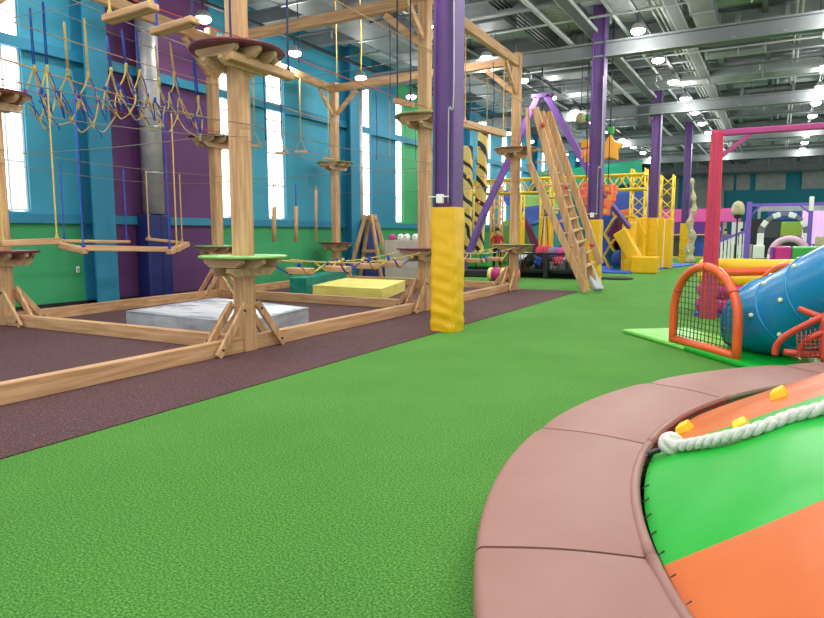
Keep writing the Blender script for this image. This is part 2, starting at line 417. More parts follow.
duct('air_duct', 'big silver cross duct above the purple and white fence', [(-9.2, 40.0, 6.85), (8, 40.0, 6.85)], 1.1, 0.7)
duct('air_duct', 'farthest bright silver duct along the top of the far teal wall', [(-9.2, 57.5, 6.6), (9, 57.5, 6.6)], 1.3, 1.0)
duct('air_duct', 'narrow grey duct running away overhead right of the second purple column', [(-1.9, 9.5, 6.95), (-1.9, 19.4, 6.95)], 0.5, 0.35)
for i in range(4):
    x = -6.35 + i * 0.11
    MB().tube([(x, 6, 6.98), (x, 17, 6.98), (x, 40, 6.98)], 0.028, 6).build('black_pipe', 'black')
    o = COL.objects[-1]; tag(o, 'thin black roof pipe above the front wooden frame, %s of four' % ['leftmost', 'second from left', 'second from right', 'rightmost'][i], 'pipe', 'black pipes under the roof')
# conduits and sprinkler pipes in pairs along the hall, thin cross pipes with drops
for i, (x, z) in enumerate(((-8.6, 6.95), (-8.45, 6.95), (-5.55, 6.9), (-5.42, 6.9), (-3.05, 7.0), (-2.92, 7.0), (-2.3, 6.95), (0.1, 7.0), (0.22, 7.0), (1.8, 6.95), (3.2, 7.0))):
    o = MB().tube([(x, 5, z), (x, 25, z), (x, 58, z)], 0.035, 6).build('conduit', 'grey_light' if i % 3 else 'grey_dark')
    tag(o, 'thin roof conduit running along the hall, %s from the window side' % ORD[i], 'conduit', 'thin roof conduits')
for i, y in enumerate((14.6, 17.0, 19.3, 21.6, 24.0, 26.4, 28.8, 31.8, 34.2, 38.0, 42.5, 47.0)):
    t = T('sprinkler_pipe', 'thin grey sprinkler pipe crossing under the roof, %s from the near end' % ORD[i], 'pipe', (-2, y, 6.82), 0, 'sprinkler pipes crossing the roof')
    MB().tube([(-10, 0, 0), (0, 0, 0), (9, 0, 0)], 0.03, 6).build('pipe_run', 'grey_light' if i % 2 else 'grey_dark', t)
    for k in range(6):
        x = -8.6 + k * 3.1 + (i % 3) * .5
        MB().tube([(x, 0, 0), (x, 0, -.22)], 0.018, 6).build('drop', 'grey_light', t)
        MB().tube([(x + .9, 0, 0), (x + .9, 0, RZ - 6.82)], 0.010, 5).build('hanger', 'dark_steel', t)
for i, (x, y, w_, d_, z) in enumerate(((-1.4, 22.0, 1.6, .5, 6.7), (1.2, 21.4, .9, .5, 6.75), (-6.3, 22.2, 1.8, .8, 6.7), (-7.0, 16.6, 1.3, .9, 6.85), (-0.6, 29.2, 1.6, .6, 6.65))):
    t = T('air_unit', ['grey air unit hung right of the second column top', 'white slim air unit at the upper right', 'grey air unit over the purple A frame', 'dark air unit above the ladder tower', 'grey air unit over the red gate'][i], 'air unit', (x, y, z))
    MB().b2((-w_ / 2, -d_ / 2, 0), (w_ / 2, d_ / 2, .32)).build('casing', ('duct', 'white', 'duct', 'grey_dark', 'duct')[i], t, .02, 2)
    MB().b2((-w_ / 2 + .08, -d_ / 2 - .012, .05), (w_ / 2 - .08, -d_ / 2 + .005, .2)).build('outlet_grille', 'grey_dark', t)
    for q in (-1, 1): MB().tube([(q * w_ * .4, 0, .3), (q * w_ * .4, 0, RZ - z)], .012, 5).build('hanger', 'dark_steel', t)
for i, (x, z) in enumerate(((-4.62, 6.75), (-2.5, 6.8))):
    t = T('cable_tray', 'grey cable tray running along the hall %s' % ('left of the purple columns' if i == 0 else 'right of the purple columns'), 'cable tray', (x, 6, z))
    for q in (-.14, .14): MB().b2((q - .015, 0, 0), (q + .015, 52, .09)).build('side_rail', 'grey_light', t)
    MB().b2((-.13, 0, .0), (.13, 52, .012)).build('tray_bed', 'grey_dark', t)
for i, (x, y0, z) in enumerate(((-5.2, 6, 6.6), (-3.9, 13, 6.9), (-2.75, 14, 6.9))):
    o = MB().tube([(x, y0, z), (x, 45, z)], 0.05, 8).build('roof_pipe', 'grey_light')
    tag(o, ['pale pipe running along the hall just left of the purple columns', 'pale pipe along the hall just right of the purple columns', 'pale pipe along the hall right of the nearest lamp row'][i], 'pipe', 'pale pipes along the hall')

# ---- lamp tracks and lamps
def lamp(x, y, z, label, group, proto=[None]):
    if proto[0] is None:
        t = T('ceiling_lamp', label, 'lamp', (x, y, z), 0, group)
        MB().lathe([(0.05, 0.16), (0.08, 0.15), (0.14, 0.10), (0.172, 0.05), (0.178, 0.0), (0.17, -0.01)], n=16).build('lamp_housing', 'grey_light', t)
        MB().lathe([(0.166, 0.0), (0.168, -0.05), (0.14, -0.09), (0.07, -0.115), (0.001, -0.12)], n=16).build('lamp_lens', 'lamp_white', t)
        MB().tube([(0, 0, 0.19), (0, 0, 0.30)], 0.012, 6).build('hanger', 'dark_steel', t)
        proto[0] = t; return t
    return dup(proto[0], (x, y, z), 0, label, group)
ROWS = [(-3.32, 1.8, 'over the purple columns'), (-7.6, 2.3, 'over the wooden ropes frame'), (-11.35, 1.45, 'beside the window wall'), (1.0, 1.98, 'over the bouncy arena')]
for x, y0, where in ROWS:
    k = 0; y = y0; n = 16
    o = MB().b2((x - 0.05, 1.2, 6.80 - (.3 if x < -11 else 0)), (x + 0.05, 58, 6.86 - (.3 if x < -11 else 0))).build('lamp_track', 'dark_steel')
    tag(o, 'thin dark lamp track under the roof %s' % where, 'track')
    while k < n:
        lamp(x, y, 6.5 if x > -11 else 6.2, 'ceiling lamp %s, %s from near end' % (where, ORD[k]), 'ceiling lamps ' + where)
        y += 3.13; k += 1
# pipes dropping on the far wall
for i, (u, w, mt) in enumerate(((712, .12, 'violet_paint'), (717, .3, 'grey_light'), (722, .18, 'grey_light'))):
    p = ony(u, 200, 59.6)
    o = MB().tube([(p.x, 59.6, 1.2), (p.x, 59.6, 6.6)], w / 2 + .05, 8).build('wall_pipe', mt)
    tag(o, ['violet pipe dropping down the far teal wall behind the red post', 'thick pale pipe beside the violet one on the far wall', 'rightmost pale pipe dropping down the far teal wall'][i], 'pipe')

# ================================================================== ROPES COURSE
def axis_wood(a, b):
    d = V(b) - V(a); k = max(range(3), key=lambda i: abs(d[i]))
    return 'wood_' + 'xyz'[k]
PW = 0.20
TOWERS = {}
def platform(t, z, r, top, under, name='platform', poly=None):
    n = 28
    d = MB()
    d.lathe([(r - 0.01, z - 0.03), (r, z - 0.02), (r, z - 0.005), (r - 0.01, z)], n=n, smooth=False)
    dk = d.build(name, top, t)
    if under:
        u = MB().lathe([(r - 0.012, z - 0.036), (r - 0.012, z - 0.031)], n=n, smooth=False); u.build('underside', under, dk)
    b = MB(); q = PW / 2 + 0.03
    L = r * 0.84
    def br(axis, off, zz, h=0.11, l=L):
        # a bracket board with chamfered ends
        poly = [(-l, zz), (l, zz), (l, zz - h * .45), (l - 0.09, zz - h), (-l + 0.09, zz - h), (-l, zz - h * .45)]
        b.prism(poly, axis, off - 0.03, off + 0.03)
    for s in (-1, 1):
        br('y', s * q, z - 0.036); br('x', s * q, z - 0.147, 0.10, r * 0.74)
        br('y', s * (q + 0.2), z - 0.036, 0.10, r * 0.56)
    b.build('bracket', 'wood_pale', dk)
    return dk
def tower(key, x, y, label, lo, hi, dirs, ztop=5.95):
    t = T('ropes_course_tower', label, 'climbing tower', (x, y, 0), 0, 'timber towers of the ropes course')
    p = MB().b2((-PW / 2, -PW / 2, 0), (PW / 2, PW / 2, ztop)); p.build('post', 'wood_z', t, 0.014, 1)
    for (dx, dy) in dirs:
        s = V((-dy, dx, 0))
        for k in (-1, 1):
            b = MB(); o = s * k * 0.115; d = V((dx, dy, 0))
            b.bar(o + d * 0.10 + V((0, 0, 0.60)), o + d * 0.58 + V((0, 0, 0.02)), 0.045, 0.095, up=(dx, dy, 1))
            bb = b.build('brace', 'wood_z', t, 0.006, 1)
            for e, zz in ((0.15, 0.53), (0.52, 0.10)):
                c = o + s * k * 0.022 + d * e + V((0, 0, zz))
                MB().tube([c, c + s * k * 0.016], 0.016, 6).build('bolt', 'dark_steel', bb)
    if lo: platform(t, 1.19, 0.535, lo[0], lo[1])
    if hi: platform(t, 3.61, 0.56, hi[0], hi[1])
    TOWERS[key] = (x, y)
    return t
tower('Z', -5.70, 0.95, 'near timber tower standing outside the left edge of the view', ('deck_green', 'burgundy'), ('burgundy', 'burgundy'), [(0, 1)])
tower('L', -10.72, 5.85, 'timber tower at the left edge with burgundy round platforms', ('burgundy', 'burgundy'), ('burgundy', 'wood_dark'), [(1, 0), (0, 1)])
tower('A', -5.72, 5.98, 'nearest big timber tower with pale green lower and burgundy upper platform', ('deck_green', None), ('burgundy', 'burgundy'), [(-1, 0), (0, -1), (0, 1)])
tower('A2', -11.2, 10.9, 'timber tower behind the silver mat in front of the purple wall end', ('deck_green', 'wood_dark'), ('burgundy', None), [(1, 0), (0, -1), (0, 1)])
tower('B', -5.80, 10.85, 'timber tower just left of the nearest yellow padded column', ('burgundy', None), ('deck_green', 'wood_dark'), [(-1, 0), (0, -1), (0, 1)])
tower('B2', -11.85, 16.4, 'far timber tower by the teal wall behind the teal block', ('burgundy', None), ('deck_olive', 'wood_dark'), [(1, 0), (0, -1)])
tower('C', -5.95, 16.05, 'timber tower right of the nearest yellow column with the ladder leaning on it', ('deck_olive', None), ('wood_dark', 'wood_dark'), [(-1, 0), (0, -1)])
def rail(a, b, label, h=0.185, w=0.12):
    a, b = TOWERS[a], TOWERS[b]
    A_, B_ = V((a[0], a[1], h / 2 + .004)), V((b[0], b[1], h / 2 + .004))
    d = (B_ - A_).normalized() * (PW / 2)
    L = (A_ + B_) / 2
    o = MB().bar(A_ + d, B_ - d, w, h).build('floor_rail', axis_wood(A_, B_), None, 0.012, 2, loc=L)
    tag(o, label, 'timber rail', 'timber rails on the rubber floor')
rail('Z', 'A', 'nearest pine rail on brown rubber running out of the left edge')
rail('A', 'B', 'pine rail on the floor in front of the silver and yellow mats')
rail('B', 'C', 'pine rail on the floor behind the nearest yellow padded column')
rail('L', 'A', 'pine rail across the rubber floor left of the silver mat')
rail('A2', 'B', 'pine cross rail between the silver mat and the yellow mat')
rail('L', 'A2', 'pine rail along the foot of the purple wall behind the silver mat')
rail('A2', 'B2', 'pine rail behind the teal block along the green wall')
rail('B2', 'C', 'farthest pine cross rail behind the ladder tower')
def top_beam(a, b, label, z=5.72, knee=(1, 1), ext=0.0):
    a, b = TOWERS[a], TOWERS[b]
    A_, B_ = V((a[0], a[1], z)), V((b[0], b[1], z)); d = (B_ - A_).normalized()
    t = T('overhead_beam', label, 'timber beam', A_, 0, 'overhead timber beams')
    w = axis_wood(A_, B_)
    MB().bar(d * (PW / 2 - ext), B_ - A_ - d * (PW / 2), 0.14, 0.21).build('beam', w, t, 0.012, 1)
    for e, (q, sg) in enumerate(((V((0, 0, 0)), 1), (B_ - A_, -1))):
        if knee[e]:
            p0 = q + d * sg * (PW / 2) + V((0, 0, -0.75)); p1 = q + d * sg * (PW / 2 + 0.75) + V((0, 0, -0.14))
            MB().bar(p0, p1, 0.07, 0.13).build('knee_brace', w, t, 0.008, 1)
    return t
top_beam('Z', 'A', 'overhead pine beam leaving the nearest tower towards the camera')
top_beam('A', 'B', 'overhead pine beam between the two nearest front towers')
top_beam('B', 'C', 'overhead pine beam ending at the ladder tower')
top_beam('L', 'A2', 'overhead pine beam along the window wall behind the rope loops', 5.70)
top_beam('A2', 'B2', 'overhead pine beam along the teal wall behind the trapezes', 5.74)
top_beam('A', 'L', 'overhead pine cross beam from the nearest tower to the left edge')
top_beam('B', 'A2', 'overhead pine cross beam above the trapezes, lit by a lamp', 5.66)
top_beam('C', 'B2', 'overhead pine cross beam from the ladder tower to the far wall tower', 5.78)

# ---- steel cables: one object each
def cable(p0, p1, label, r=0.008, s=0.05, mt='cable', name='steel_cable'):
    if mt == 'cable': r *= .75
    p0, p1 = V(p0), V(p1); L = (p0 + p1) / 2
    o = MB().tube(sag(p0, p1, s, 10), r, 6).build(name, mt, loc=L)
    tag(o, label, 'cable', 'safety cables of the ropes course')
def tw(k, z, dx=0.0, dy=0.0): return V((TOWERS[k][0] + dx, TOWERS[k][1] + dy, z))
H_ = PW / 2 + 0.01
for (a, b, where) in (('L', 'A2', 'along the window wall'), ('A2', 'B2', 'along the teal wall'), ('Z', 'A', 'running left from the nearest tower'), ('A', 'B', 'between the two nearest front towers'), ('B', 'C', 'towards the ladder tower')):
    cable(tw(a, 2.75, 0.13), tw(b, 2.75, 0.13), 'taut hand cable at mid height %s' % where)
    cable(tw(a, 2.55, 0.13), tw(b, 2.6, 0.13), 'slack lower cable at mid height %s' % where, 0.006, 0.12)
    cable(tw(a, 3.74, 0.14), tw(b, 3.72, 0.14), 'thin foot cable at upper platform height %s' % where, 0.007, 0.03, 'rope_red')
    cable(tw(a, 4.75, 0.14), tw(b, 4.75, 0.14), 'shoulder cable above the upper platforms %s' % where, 0.009, 0.04, 'rope_tan')
cable(tw('L', 5.42, 0.3), tw('A2', 5.30, 0.3), 'bright steel cable carrying the rope loops', 0.012, 0.05, 'steel')
cable(tw('L', 4.15, 0.14), tw('A2', 3.98, 0.14), 'tan rope handrail passing through the rope loops', 0.013, 0.06, 'rope_tan', 'rope_handrail')
cable(tw('L', 5.35, -0.25), tw('A2', 5.2, -0.25), 'second steel cable carrying the rope loops nearer the wall', 0.009, 0.05)
for (a, b, where) in (('L', 'A', 'across to the left edge tower'), ('A2', 'B', 'crossing above the yellow mat'), ('B2', 'C', 'crossing behind the ladder tower')):
    cable(tw(a, 2.7, 0.0, .13), tw(b, 2.7, 0, .13), 'cross cable at mid height %s' % where, 0.007)
    cable(tw(a, 4.7, 0.0, .13), tw(b, 4.7, 0, .13), 'cross cable at head height of the upper level %s' % where, 0.007)

# ---- yellow and blue rope loops at the upper level by the window wall
def loops():
    hang = [  # (pixel u of the hanger, pixel v of the top, v of the knot, colour)
        (30, 8, 66, 'rope_blue'), (43, 2, 66, 'rope_blue'), (64, 22, 70, 'rope_yellow'), (84, 18, 72, 'rope_yellow'), (107, 36, 68, 'rope_blue'),
        (122, 30, 64, 'rope_blue'), (136, 30, 70, 'rope_blue'), (155, 46, 78, 'rope_tan'), (170, 42, 72, 'rope_yellow'), (194, 58, 96, 'rope_blue')]
    names = ['leftmost', 'second from left', 'third from left', 'fourth from left', 'fifth from left', 'fifth from right', 'fourth from right', 'third from right', 'second from right', 'rightmost']
    knots = []; nodes_ = []
    for i, (u, vt, vk, c) in enumerate(hang):
        x = -10.55 if i % 2 else -10.95
        k = onx(u + 4, vk + 2, x); knots.append(k)
    for i, (u, vt, vk, c) in enumerate(hang):
        x = knots[i].x; top = onx(u, vt, x); k = knots[i]
        t = T('rope_loop', 'hanging rope loop net with knots by the window wall, %s of the ten' % names[i], 'rope', top, 0, 'rope loops of the upper crossing')
        L = top
        m = MB()
        for s in (-1, 1): m.tube([V((0, s * .010, 0)), (k - L) + V((0, s * .016, 0))], 0.010, 6)
        m.build('hanging_rope', c, t)
        MB().ball(k - L, 0.034, 6).tube([k - L + V((0, 0, 0.05)), k - L + V((0, 0, -0.10))], 0.026, 6).build('knot', 'rope_yellow', t)
        j = lambda: random.uniform(-.05, .05)
        nl = k + V((.07, -.20 + j(), -.40 + j())); nr = k + V((-.07, .20 + j(), -.38 + j())); nb = k + V((.06, j(), -.82 + j()))
        nodes_ += [nl, nr, nb]
        n = MB()
        for q in ((k, nl), (k, nr), (nl, nb), (nr, nb)):
            n.tube([p - L for p in spline([q[0], q[0].lerp(q[1], .5) + V((j() * .5, j() * .5, -.03)), q[1]], 4)], 0.0145, 6)
        if i + 1 < len(knots):
            k2 = knots[i + 1]; mid = (k + k2) / 2 - V((j(), 0, 0.62 + j()))
            n.tube([p - L for p in spline([nr, nr.lerp(mid, .6) - V((0, 0, .06)), mid, mid.lerp(k2 + V((.07, -.20, -.40)), .5) - V((0, 0, .05)), k2 + V((.07, -.20, -.40))], 5)], 0.013, 6)
            lo = (nb + k2 + V((.06, 0, -.82))) / 2 - V((0, 0, .14 + j()))
            n.tube([p - L for p in spline([nb, nb.lerp(lo, .55) - V((0, 0, .05)), lo, k2 + V((.06, 0, -.84))], 5)], 0.012, 6)
            MB().tube([p - L for p in spline([nr, nr.lerp(k2, .5) - V((0, 0, .62)), k2 + V((.07, -.20, -.40)), k2 + V((.06, 0, -.70))], 5)], 0.011, 6).build('blue_strand', 'rope_blue', t)
            MB().tube([p - L for p in spline([k - V((0, 0, .06)), k.lerp(k2, .4) - V((0.04, 0, .40)), k2 + V((.06, .0, -.80))], 5)], 0.011, 6).build('cross_strand', 'rope_tan', t)
        n.build('loop_rope', 'rope_yellow', t)
        for q in (nl, nr, nb):
            MB().tube([q - L + V((0, 0, .05)), q - L - V((0, 0, .05))], 0.026, 6).build('lashing', 'rope_blue' if q is not nb else 'rope_yellow', t)
        for q, e in ((nl, V((.02, .14, -.34))), (nr, V((0, -.18, -.38))), (nb, V((0, .16, -.20))), (nb, V((0.05, -.2, .22))), (k, V((.1, .06, -.5)))):
            MB().tube([p - L for p in spline([q, q + e * .5 + V((0, .05, 0)), q + e], 4)], 0.009, 6).build('loose_end', 'rope_blue', t)
loops()

# ---- hanging planks
def hang_plank(p0, p1, ztop, label, cols, w=0.12, h=0.07, name='hanging_plank', cat='plank', group=None, mt=None, vee=0.0, double=False):
    p0, p1 = V(p0), V(p1); L = (p0 + p1) / 2
    t = T(name, label, cat, L, 0, group)
    MB().bar(p0 - L, p1 - L, w, h).build('plank', mt or axis_wood(p0, p1), t, 0.01, 1)
    d = (p1 - p0).normalized(); sd = d.cross(V((0, 0, 1)))
    for p, c in ((p0 + d * 0.05, cols[0]), (p1 - d * 0.05, cols[1])):
        if c is None: continue
        m = MB()
        if vee:
            a = p - L + V((0, 0, h / 2)); top = V((p.x, p.y, ztop)) - L; j = a.lerp(top, 0.0) + V((0, 0, vee))
            for s in (-1, 1): m.tube([a + sd * s * w * .8 - V((0, 0, h)), j, top], [.009, .010, .012], 6)
        else:
            a = p - L - V((0, 0, h / 2)); top = V((p.x, p.y, ztop)) - L
            m.tube([a, a + V((0, 0, h + .03)), a + V((0, 0, h + .07)), top], [.028, .028, .013, .013], 8)
        m.build('rope', c, t)
    return t
P0, P1 = onx(107, 20, -5.75), None
a = ony(107, 20, 4.55); b = ony(154, 6, 4.55)
hang_plank(a, b, 5.6, 'upper hanging pine step at the top left corner, the nearer of two', ('rope_yellow', 'rope_yellow'), 0.14, 0.07, group='upper hanging steps at top left')
a = ony(154, 33, 5.12); b = ony(196, 20, 5.12)
hang_plank(a, b, 5.6, 'upper hanging pine step at top left beside the burgundy platform', ('rope_blue', 'rope_navy'), 0.14, 0.07, group='upper hanging steps at top left')
# balance log leaving the upper burgundy platform towards the second tower
a = onx(228, 55, -5.50); b = onx(291, 77, -5.50)
hang_plank(a, b, 5.6, 'pine balance beam hung under the burgundy platform of the nearest tower', ('rope_navy', 'rope_navy'), 0.13, 0.10, 'balance_beam', 'beam')
a = onx(398, 99, -5.8); b = onx(413, 105, -5.8)
hang_plank(ony(395, 101, 10.0), ony(413, 105, 10.0), 5.6, 'short pine step hanging left of the green upper platform', ('rope_navy', 'rope_navy'), 0.16, 0.09)
a = onx(464, 124, -5.9); b = onx(504, 134, -5.9)
hang_plank(a, b, 5.6, 'pale log hanging between the yellow column and the ladder tower', ('rope_tan', 'rope_yellow'), 0.15, 0.15, 'balance_beam', 'beam', mt='wood_pale')
# zig-zag balance beams at the lower level by the window wall
zz = [((0, 243.5), (60, 241), 'rope_yellow', 'rope_yellow', 'low hanging pine beam entering from the left edge'),
      ((60, 245), (86, 251), None, 'rope_blue', 'short low pine beam turning at the yellow rope'),
      ((62, 241), (129, 242), 'rope_blue', 'rope_blue', 'thin far pine beam hanging before the purple wall'),
      ((84, 248), (179, 249.5), None, 'rope_yellow', 'long low pine beam hanging in front of purple wall'),
      ((147, 239), (184, 243), 'rope_tan', 'rope_tan', 'small trapeze beam hung on tan ropes before the blue padded pier'),
      ((169, 252), (187, 244), 'rope_blue', None, 'short pine end block hanging right of the blue padded pier')]
for i, (a, b, c0, c1, lb) in enumerate(zz):
    x = (-10.3, -10.3, -11.5, -10.3, -11.5, -10.2)[i]
    A_, B_ = onx(a[0], a[1], x), onx(b[0], b[1], x - (0.5 if i == 5 else 0) + (0.5 if i == 1 else 0))
    hang_plank(A_, B_, (4.0, 3.7, 2.75, 3.75, 2.75, 3.7)[i], lb, (c0, c1), 0.12, 0.10 if i not in (2, 4) else .06, 'balance_beam', 'beam', 'zigzag balance beams by the window wall')
# trapezes along the teal wall (upper level)
tr = [(255, 146), (282, 153), (301, 152), (329, 159)]
for i, (u, v) in enumerate(tr):
    x = -11.3
    p = onx(u, v, x)
    d = V((0.13, 0.10, 0))
    t = T('trapeze', 'small trapeze step on one thin rope before the teal wall, %s from the left' % ORD[i], 'trapeze', p, 0, 'trapezes before the teal wall')
    MB().bar(-d, d, .13, .05).build('step', 'wood_pale', t, .008, 1)
    MB().tube([-d * .85, V((0, 0, .34)), d * .85], .014, 6).build('sling', 'rope_yellow', t)
    MB().tube([V((0, 0, .34)), V((0, 0, 5.55 - p.z))], .015, 6).build('rope', 'rope_yellow' if i != 1 else 'rope_navy', t)
# hanging logs (lower level)
for i, (u, v0, v1, mt) in enumerate(((274, 207, 242, 'wood_z'), (296, 206, 242, 'wood_z'), (316, 190, 242, 'wood_z'))):
    x = -11.35; a = onx(u, v0, x); b = onx(u, v1, x); top = V((a.x, a.y, 2.78))
    t = T('hanging_log', 'upright log hanging before the green wall, %s of three' % ['leftmost', 'middle', 'rightmost'][i], 'log', b, 0, 'hanging logs before the green wall')
    MB().tube([V((0, 0, 0)), a - b], 0.055 if i < 2 else 0.035, 10).build('log', mt, t)
    MB().tube([a - b, top - b], 0.014, 6).build('rope', 'rope_blue' if i == 1 else 'rope_tan', t)
# low steps between the nearest towers: on two rope rails
for s in (-1, 1):
    cable(tw('A', 1.12, s * 0.24, .6), tw('B', 1.12, s * 0.24, -.6), 'yellow rope rail of low step bridge above the yellow mat, %s' % ('farther one' if s < 0 else 'nearer one'), 0.010, 0.10, 'rope_yellow', 'rope_rail')
    cable(tw('B', 1.12, s * 0.24, .6), tw('C', 1.12, s * 0.24, -.6), 'yellow rope rail of low step bridge behind the yellow column, %s' % ('farther one' if s < 0 else 'nearer one'), 0.010, 0.10, 'rope_yellow', 'rope_rail')
lows = [(300, 271), (338, 269), (366, 266), (391, 264)]
def low_step(p, label, i):
    t = T('hanging_step', label, 'step', p, 0, 'low steps of the rope bridges')
    MB().box((0, 0, 0), (0.42, 0.12, 0.09)).build('plank', 'wood_x', t, 0.01, 1)
    for s in (-1, 1):
        m = MB(); z = 1.045 - p.z
        m.tube([(s * 0.24, -0.30, z), (s * 0.17, -.065, -0.03), (s * 0.17, 0, -0.055), (s * 0.17, .065, -0.03), (s * 0.24, 0.30, z)], 0.012, 6)
        m.build('rope', ('rope_blue', 'rope_yellow')[(i + (s > 0)) % 2], t)
        for q in (-1, 1): MB().ball((s * 0.24, q * 0.30, z), 0.030, 6, (1, 1.4, 1)).build('knot', ('rope_yellow', 'rope_blue')[(i + (s > 0)) % 2], t)
for i, (u, v) in enumerate(lows):
    p = onx(u, v, -5.75); low_step(p, 'low pine step on ropes above the yellow mat, %s from the left' % ORD[i], i)
for i, y in enumerate((12.2, 13.4, 14.5)):
    low_step(V((-5.87, y, 0.86)), 'low pine step on ropes behind the nearest yellow pad, %s of three' % ['nearest', 'middle', 'farthest'][i], i)
# single hanging safety ropes
for i, (u, v0, v1, x, c, lb) in enumerate((
        (469, 75, 122, -5.9, 'rope_navy', 'dark rope hanging just right of the purple column'), (493, 62, 128, -5.9, 'rope_navy', 'dark rope hanging between the two overhead lamps'),
        (487, 70, 122, -7.2, 'rope_yellow', 'pale yellow rope hanging beyond the yellowish log'), (506, 68, 130, -7.2, 'rope_tan', 'thin tan rope hanging beside the ladder tower post'),
        (389, 8, 100, -8.0, 'rope_navy', 'dark rope hanging from the lit cross beam'), (335, -2, 80, -8.5, 'rope_yellow', 'thick yellow rope pair hanging under the lit cross beam, left one'),
        (360, -2, 72, -8.2, 'rope_yellow', 'thick yellow rope hanging under the lit cross beam, right one'), (389, 90, 160, -11.8, 'rope_tan', 'tan rope dangling before the far green wall panel'),
        (376, 92, 160, -11.9, 'rope_navy', 'dark rope dangling before the blue teal wall panel'), (415, 120, 160, -11.9, 'rope_navy', 'dark rope dangling left of the second tower by the green panel'),
        (80, 150, 250, -11.9, 'rope_navy', 'dark blue rope hanging before the teal wall pier'), (193, 62, 92, -11.2, 'rope_blue', 'thin blue rope hanging left of the back tower'),
        (263, 60, 140, -9.8, 'rope_navy', 'dark rope hanging right of the nearest tower'), (297, 0, 62, -9.0, 'rope_navy', 'dark rope crossing the lit cross beam near the left lamp'))):
    a, b = onx(u, v0, x), onx(u, v1, x)
    o = MB().tube(spline([a, a.lerp(b, .5) + V((0.02, 0.02, 0)), V((a.x, a.y + .02, b.z))], 5), 0.015 if 'thick' in lb else 0.010, 6).build('hanging_rope', c, loc=b)
    tag(o, lb, 'rope', 'single hanging ropes')

# ---- landing mats and blocks inside the ropes course
from mathutils import noise
def mat_block(name, label, pts, h, side, top, cat='mat', amp=.012):
    c = sum((V(p) for p in pts), V()) / len(pts)
    t = T(name, label, cat, (c.x, c.y, 0.008))
    n = len(pts); P = [V((p[0] - c.x, p[1] - c.y, 0)) for p in pts]
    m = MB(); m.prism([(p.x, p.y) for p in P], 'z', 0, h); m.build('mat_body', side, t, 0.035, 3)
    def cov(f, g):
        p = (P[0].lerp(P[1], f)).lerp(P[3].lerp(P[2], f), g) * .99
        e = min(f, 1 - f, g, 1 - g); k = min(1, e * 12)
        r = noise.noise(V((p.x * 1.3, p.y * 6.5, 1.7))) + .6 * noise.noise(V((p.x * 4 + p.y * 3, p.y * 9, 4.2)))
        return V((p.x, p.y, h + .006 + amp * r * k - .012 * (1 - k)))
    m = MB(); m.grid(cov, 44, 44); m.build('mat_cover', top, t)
    # loose vinyl folds on the upright sides
    for q in range(4):
        a, b = P[q], P[(q + 1) % 4]; nn = (b - a).cross(V((0, 0, 1))).normalized()
        if nn.dot((a + b) / 2) < 0: nn = -nn
        def sd(f, g):
            p = a.lerp(b, f); L_ = (b - a).length * f
            k = min(1, min(f, 1 - f) * 14) * min(1, (1 - g) * 5)
            r = noise.noise(V((L_ * 2.2 + g * h * 3, g * h * 6, q * 3.1))) + .5 * noise.noise(V((L_ * 6, g * h * 9, q * 5.0)))
            return p + nn * (.006 + amp * 1.3 * r * k) + V((0, 0, .004 + g * (h - .012)))
        MB().grid(sd, 40, 10).build('side_cover', side, t)
    s = MB(); s.tube([p + V((0, 0, h * .97)) for p in P], 0.012, 6, True); s.build('seam', side, t)
    return t
k0, k1, k2 = onz(124, 332, .008), onz(232, 351, .008), onz(309, 325, .008)
k0 = V((-8.55, 6.42, 0)); k1 = V((-6.10, 6.30, 0)); k2 = V((-6.42, 8.12, 0)); k3 = V((-8.9, 8.6, 0))
mat_block('landing_mat', 'big silver grey landing mat behind the nearest timber tower', [k0, k1, k2, k3], 0.285, 'silver_mat', 'silver_mat_lit', amp=.018)
a, b, c = onz(313, 297, .008), onz(381, 301, .008), onz(405, 291, .008)
mat_block('landing_mat', 'pale yellow landing mat on the rubber floor behind the cross rail', [a, b, c, a + (c - b)], 0.27, 'lemon', 'lemon')
a, b, c = onz(290, 293, .008), onz(306, 293.5, .008), onz(347, 283, .008)
mat_block('foam_block', 'teal vinyl block on the rubber floor by the green wall', [a, b, c, c + (a - b)], 0.38, 'teal_mat', 'teal_mat', 'foam block')

# ---- blue padded pier and silver pipe on the purple wall
t = T('wall_pad', 'tall navy pad around the pipe foot on the purple wall', 'wall pad', (-12.32, 10.15, 0))
MB().b2((-0.26, -0.36, 0.0), (0.16, 0.30, 1.9)).build('pad_body', 'blue_pad', t, 0.06, 3)
MB().b2((0.155, -0.01, 0.02), (0.166, 0.01, 1.88)).build('seam', 'black', t)
t = T('wall_pipe', 'thick silver wrapped pipe rising on the purple wall above the navy pad', 'pipe', (-12.32, 10.1, 1.9))
m = MB(); m.tube([(0, 0, 0), (0, 0, RZ - 1.9)], 0.23, 16); m.build('pipe_body', 'silver', t)
for z in (0.9, 1.9, 2.9, 3.9, 4.9): MB().lathe([(0.236, z - .02), (0.242, z), (0.236, z + .02)], n=16).build('collar', 'steel', t)
t = T('wall_pipe', 'silver wrapped pipe on the wall between the blue teal and white window', 'pipe', (-12.38, 18.45, 0))
MB().tube([(0, 0, 0), (0, 0, RZ)], 0.16, 14).build('pipe_body', 'silver', t)
t = T('wall_socket', 'small white wall socket on green wall beside the teal pier', 'socket', (WX + 0.012, 8.36, 0.72))
MB().box((0, 0, 0), (0.024, 0.07, 0.13)).build('plate', 'white', t, 0.005, 1)
MB().box((0.014, 0, 0.0), (0.01, 0.045, 0.07)).build('cover', 'grey_light', t, 0.003, 1)

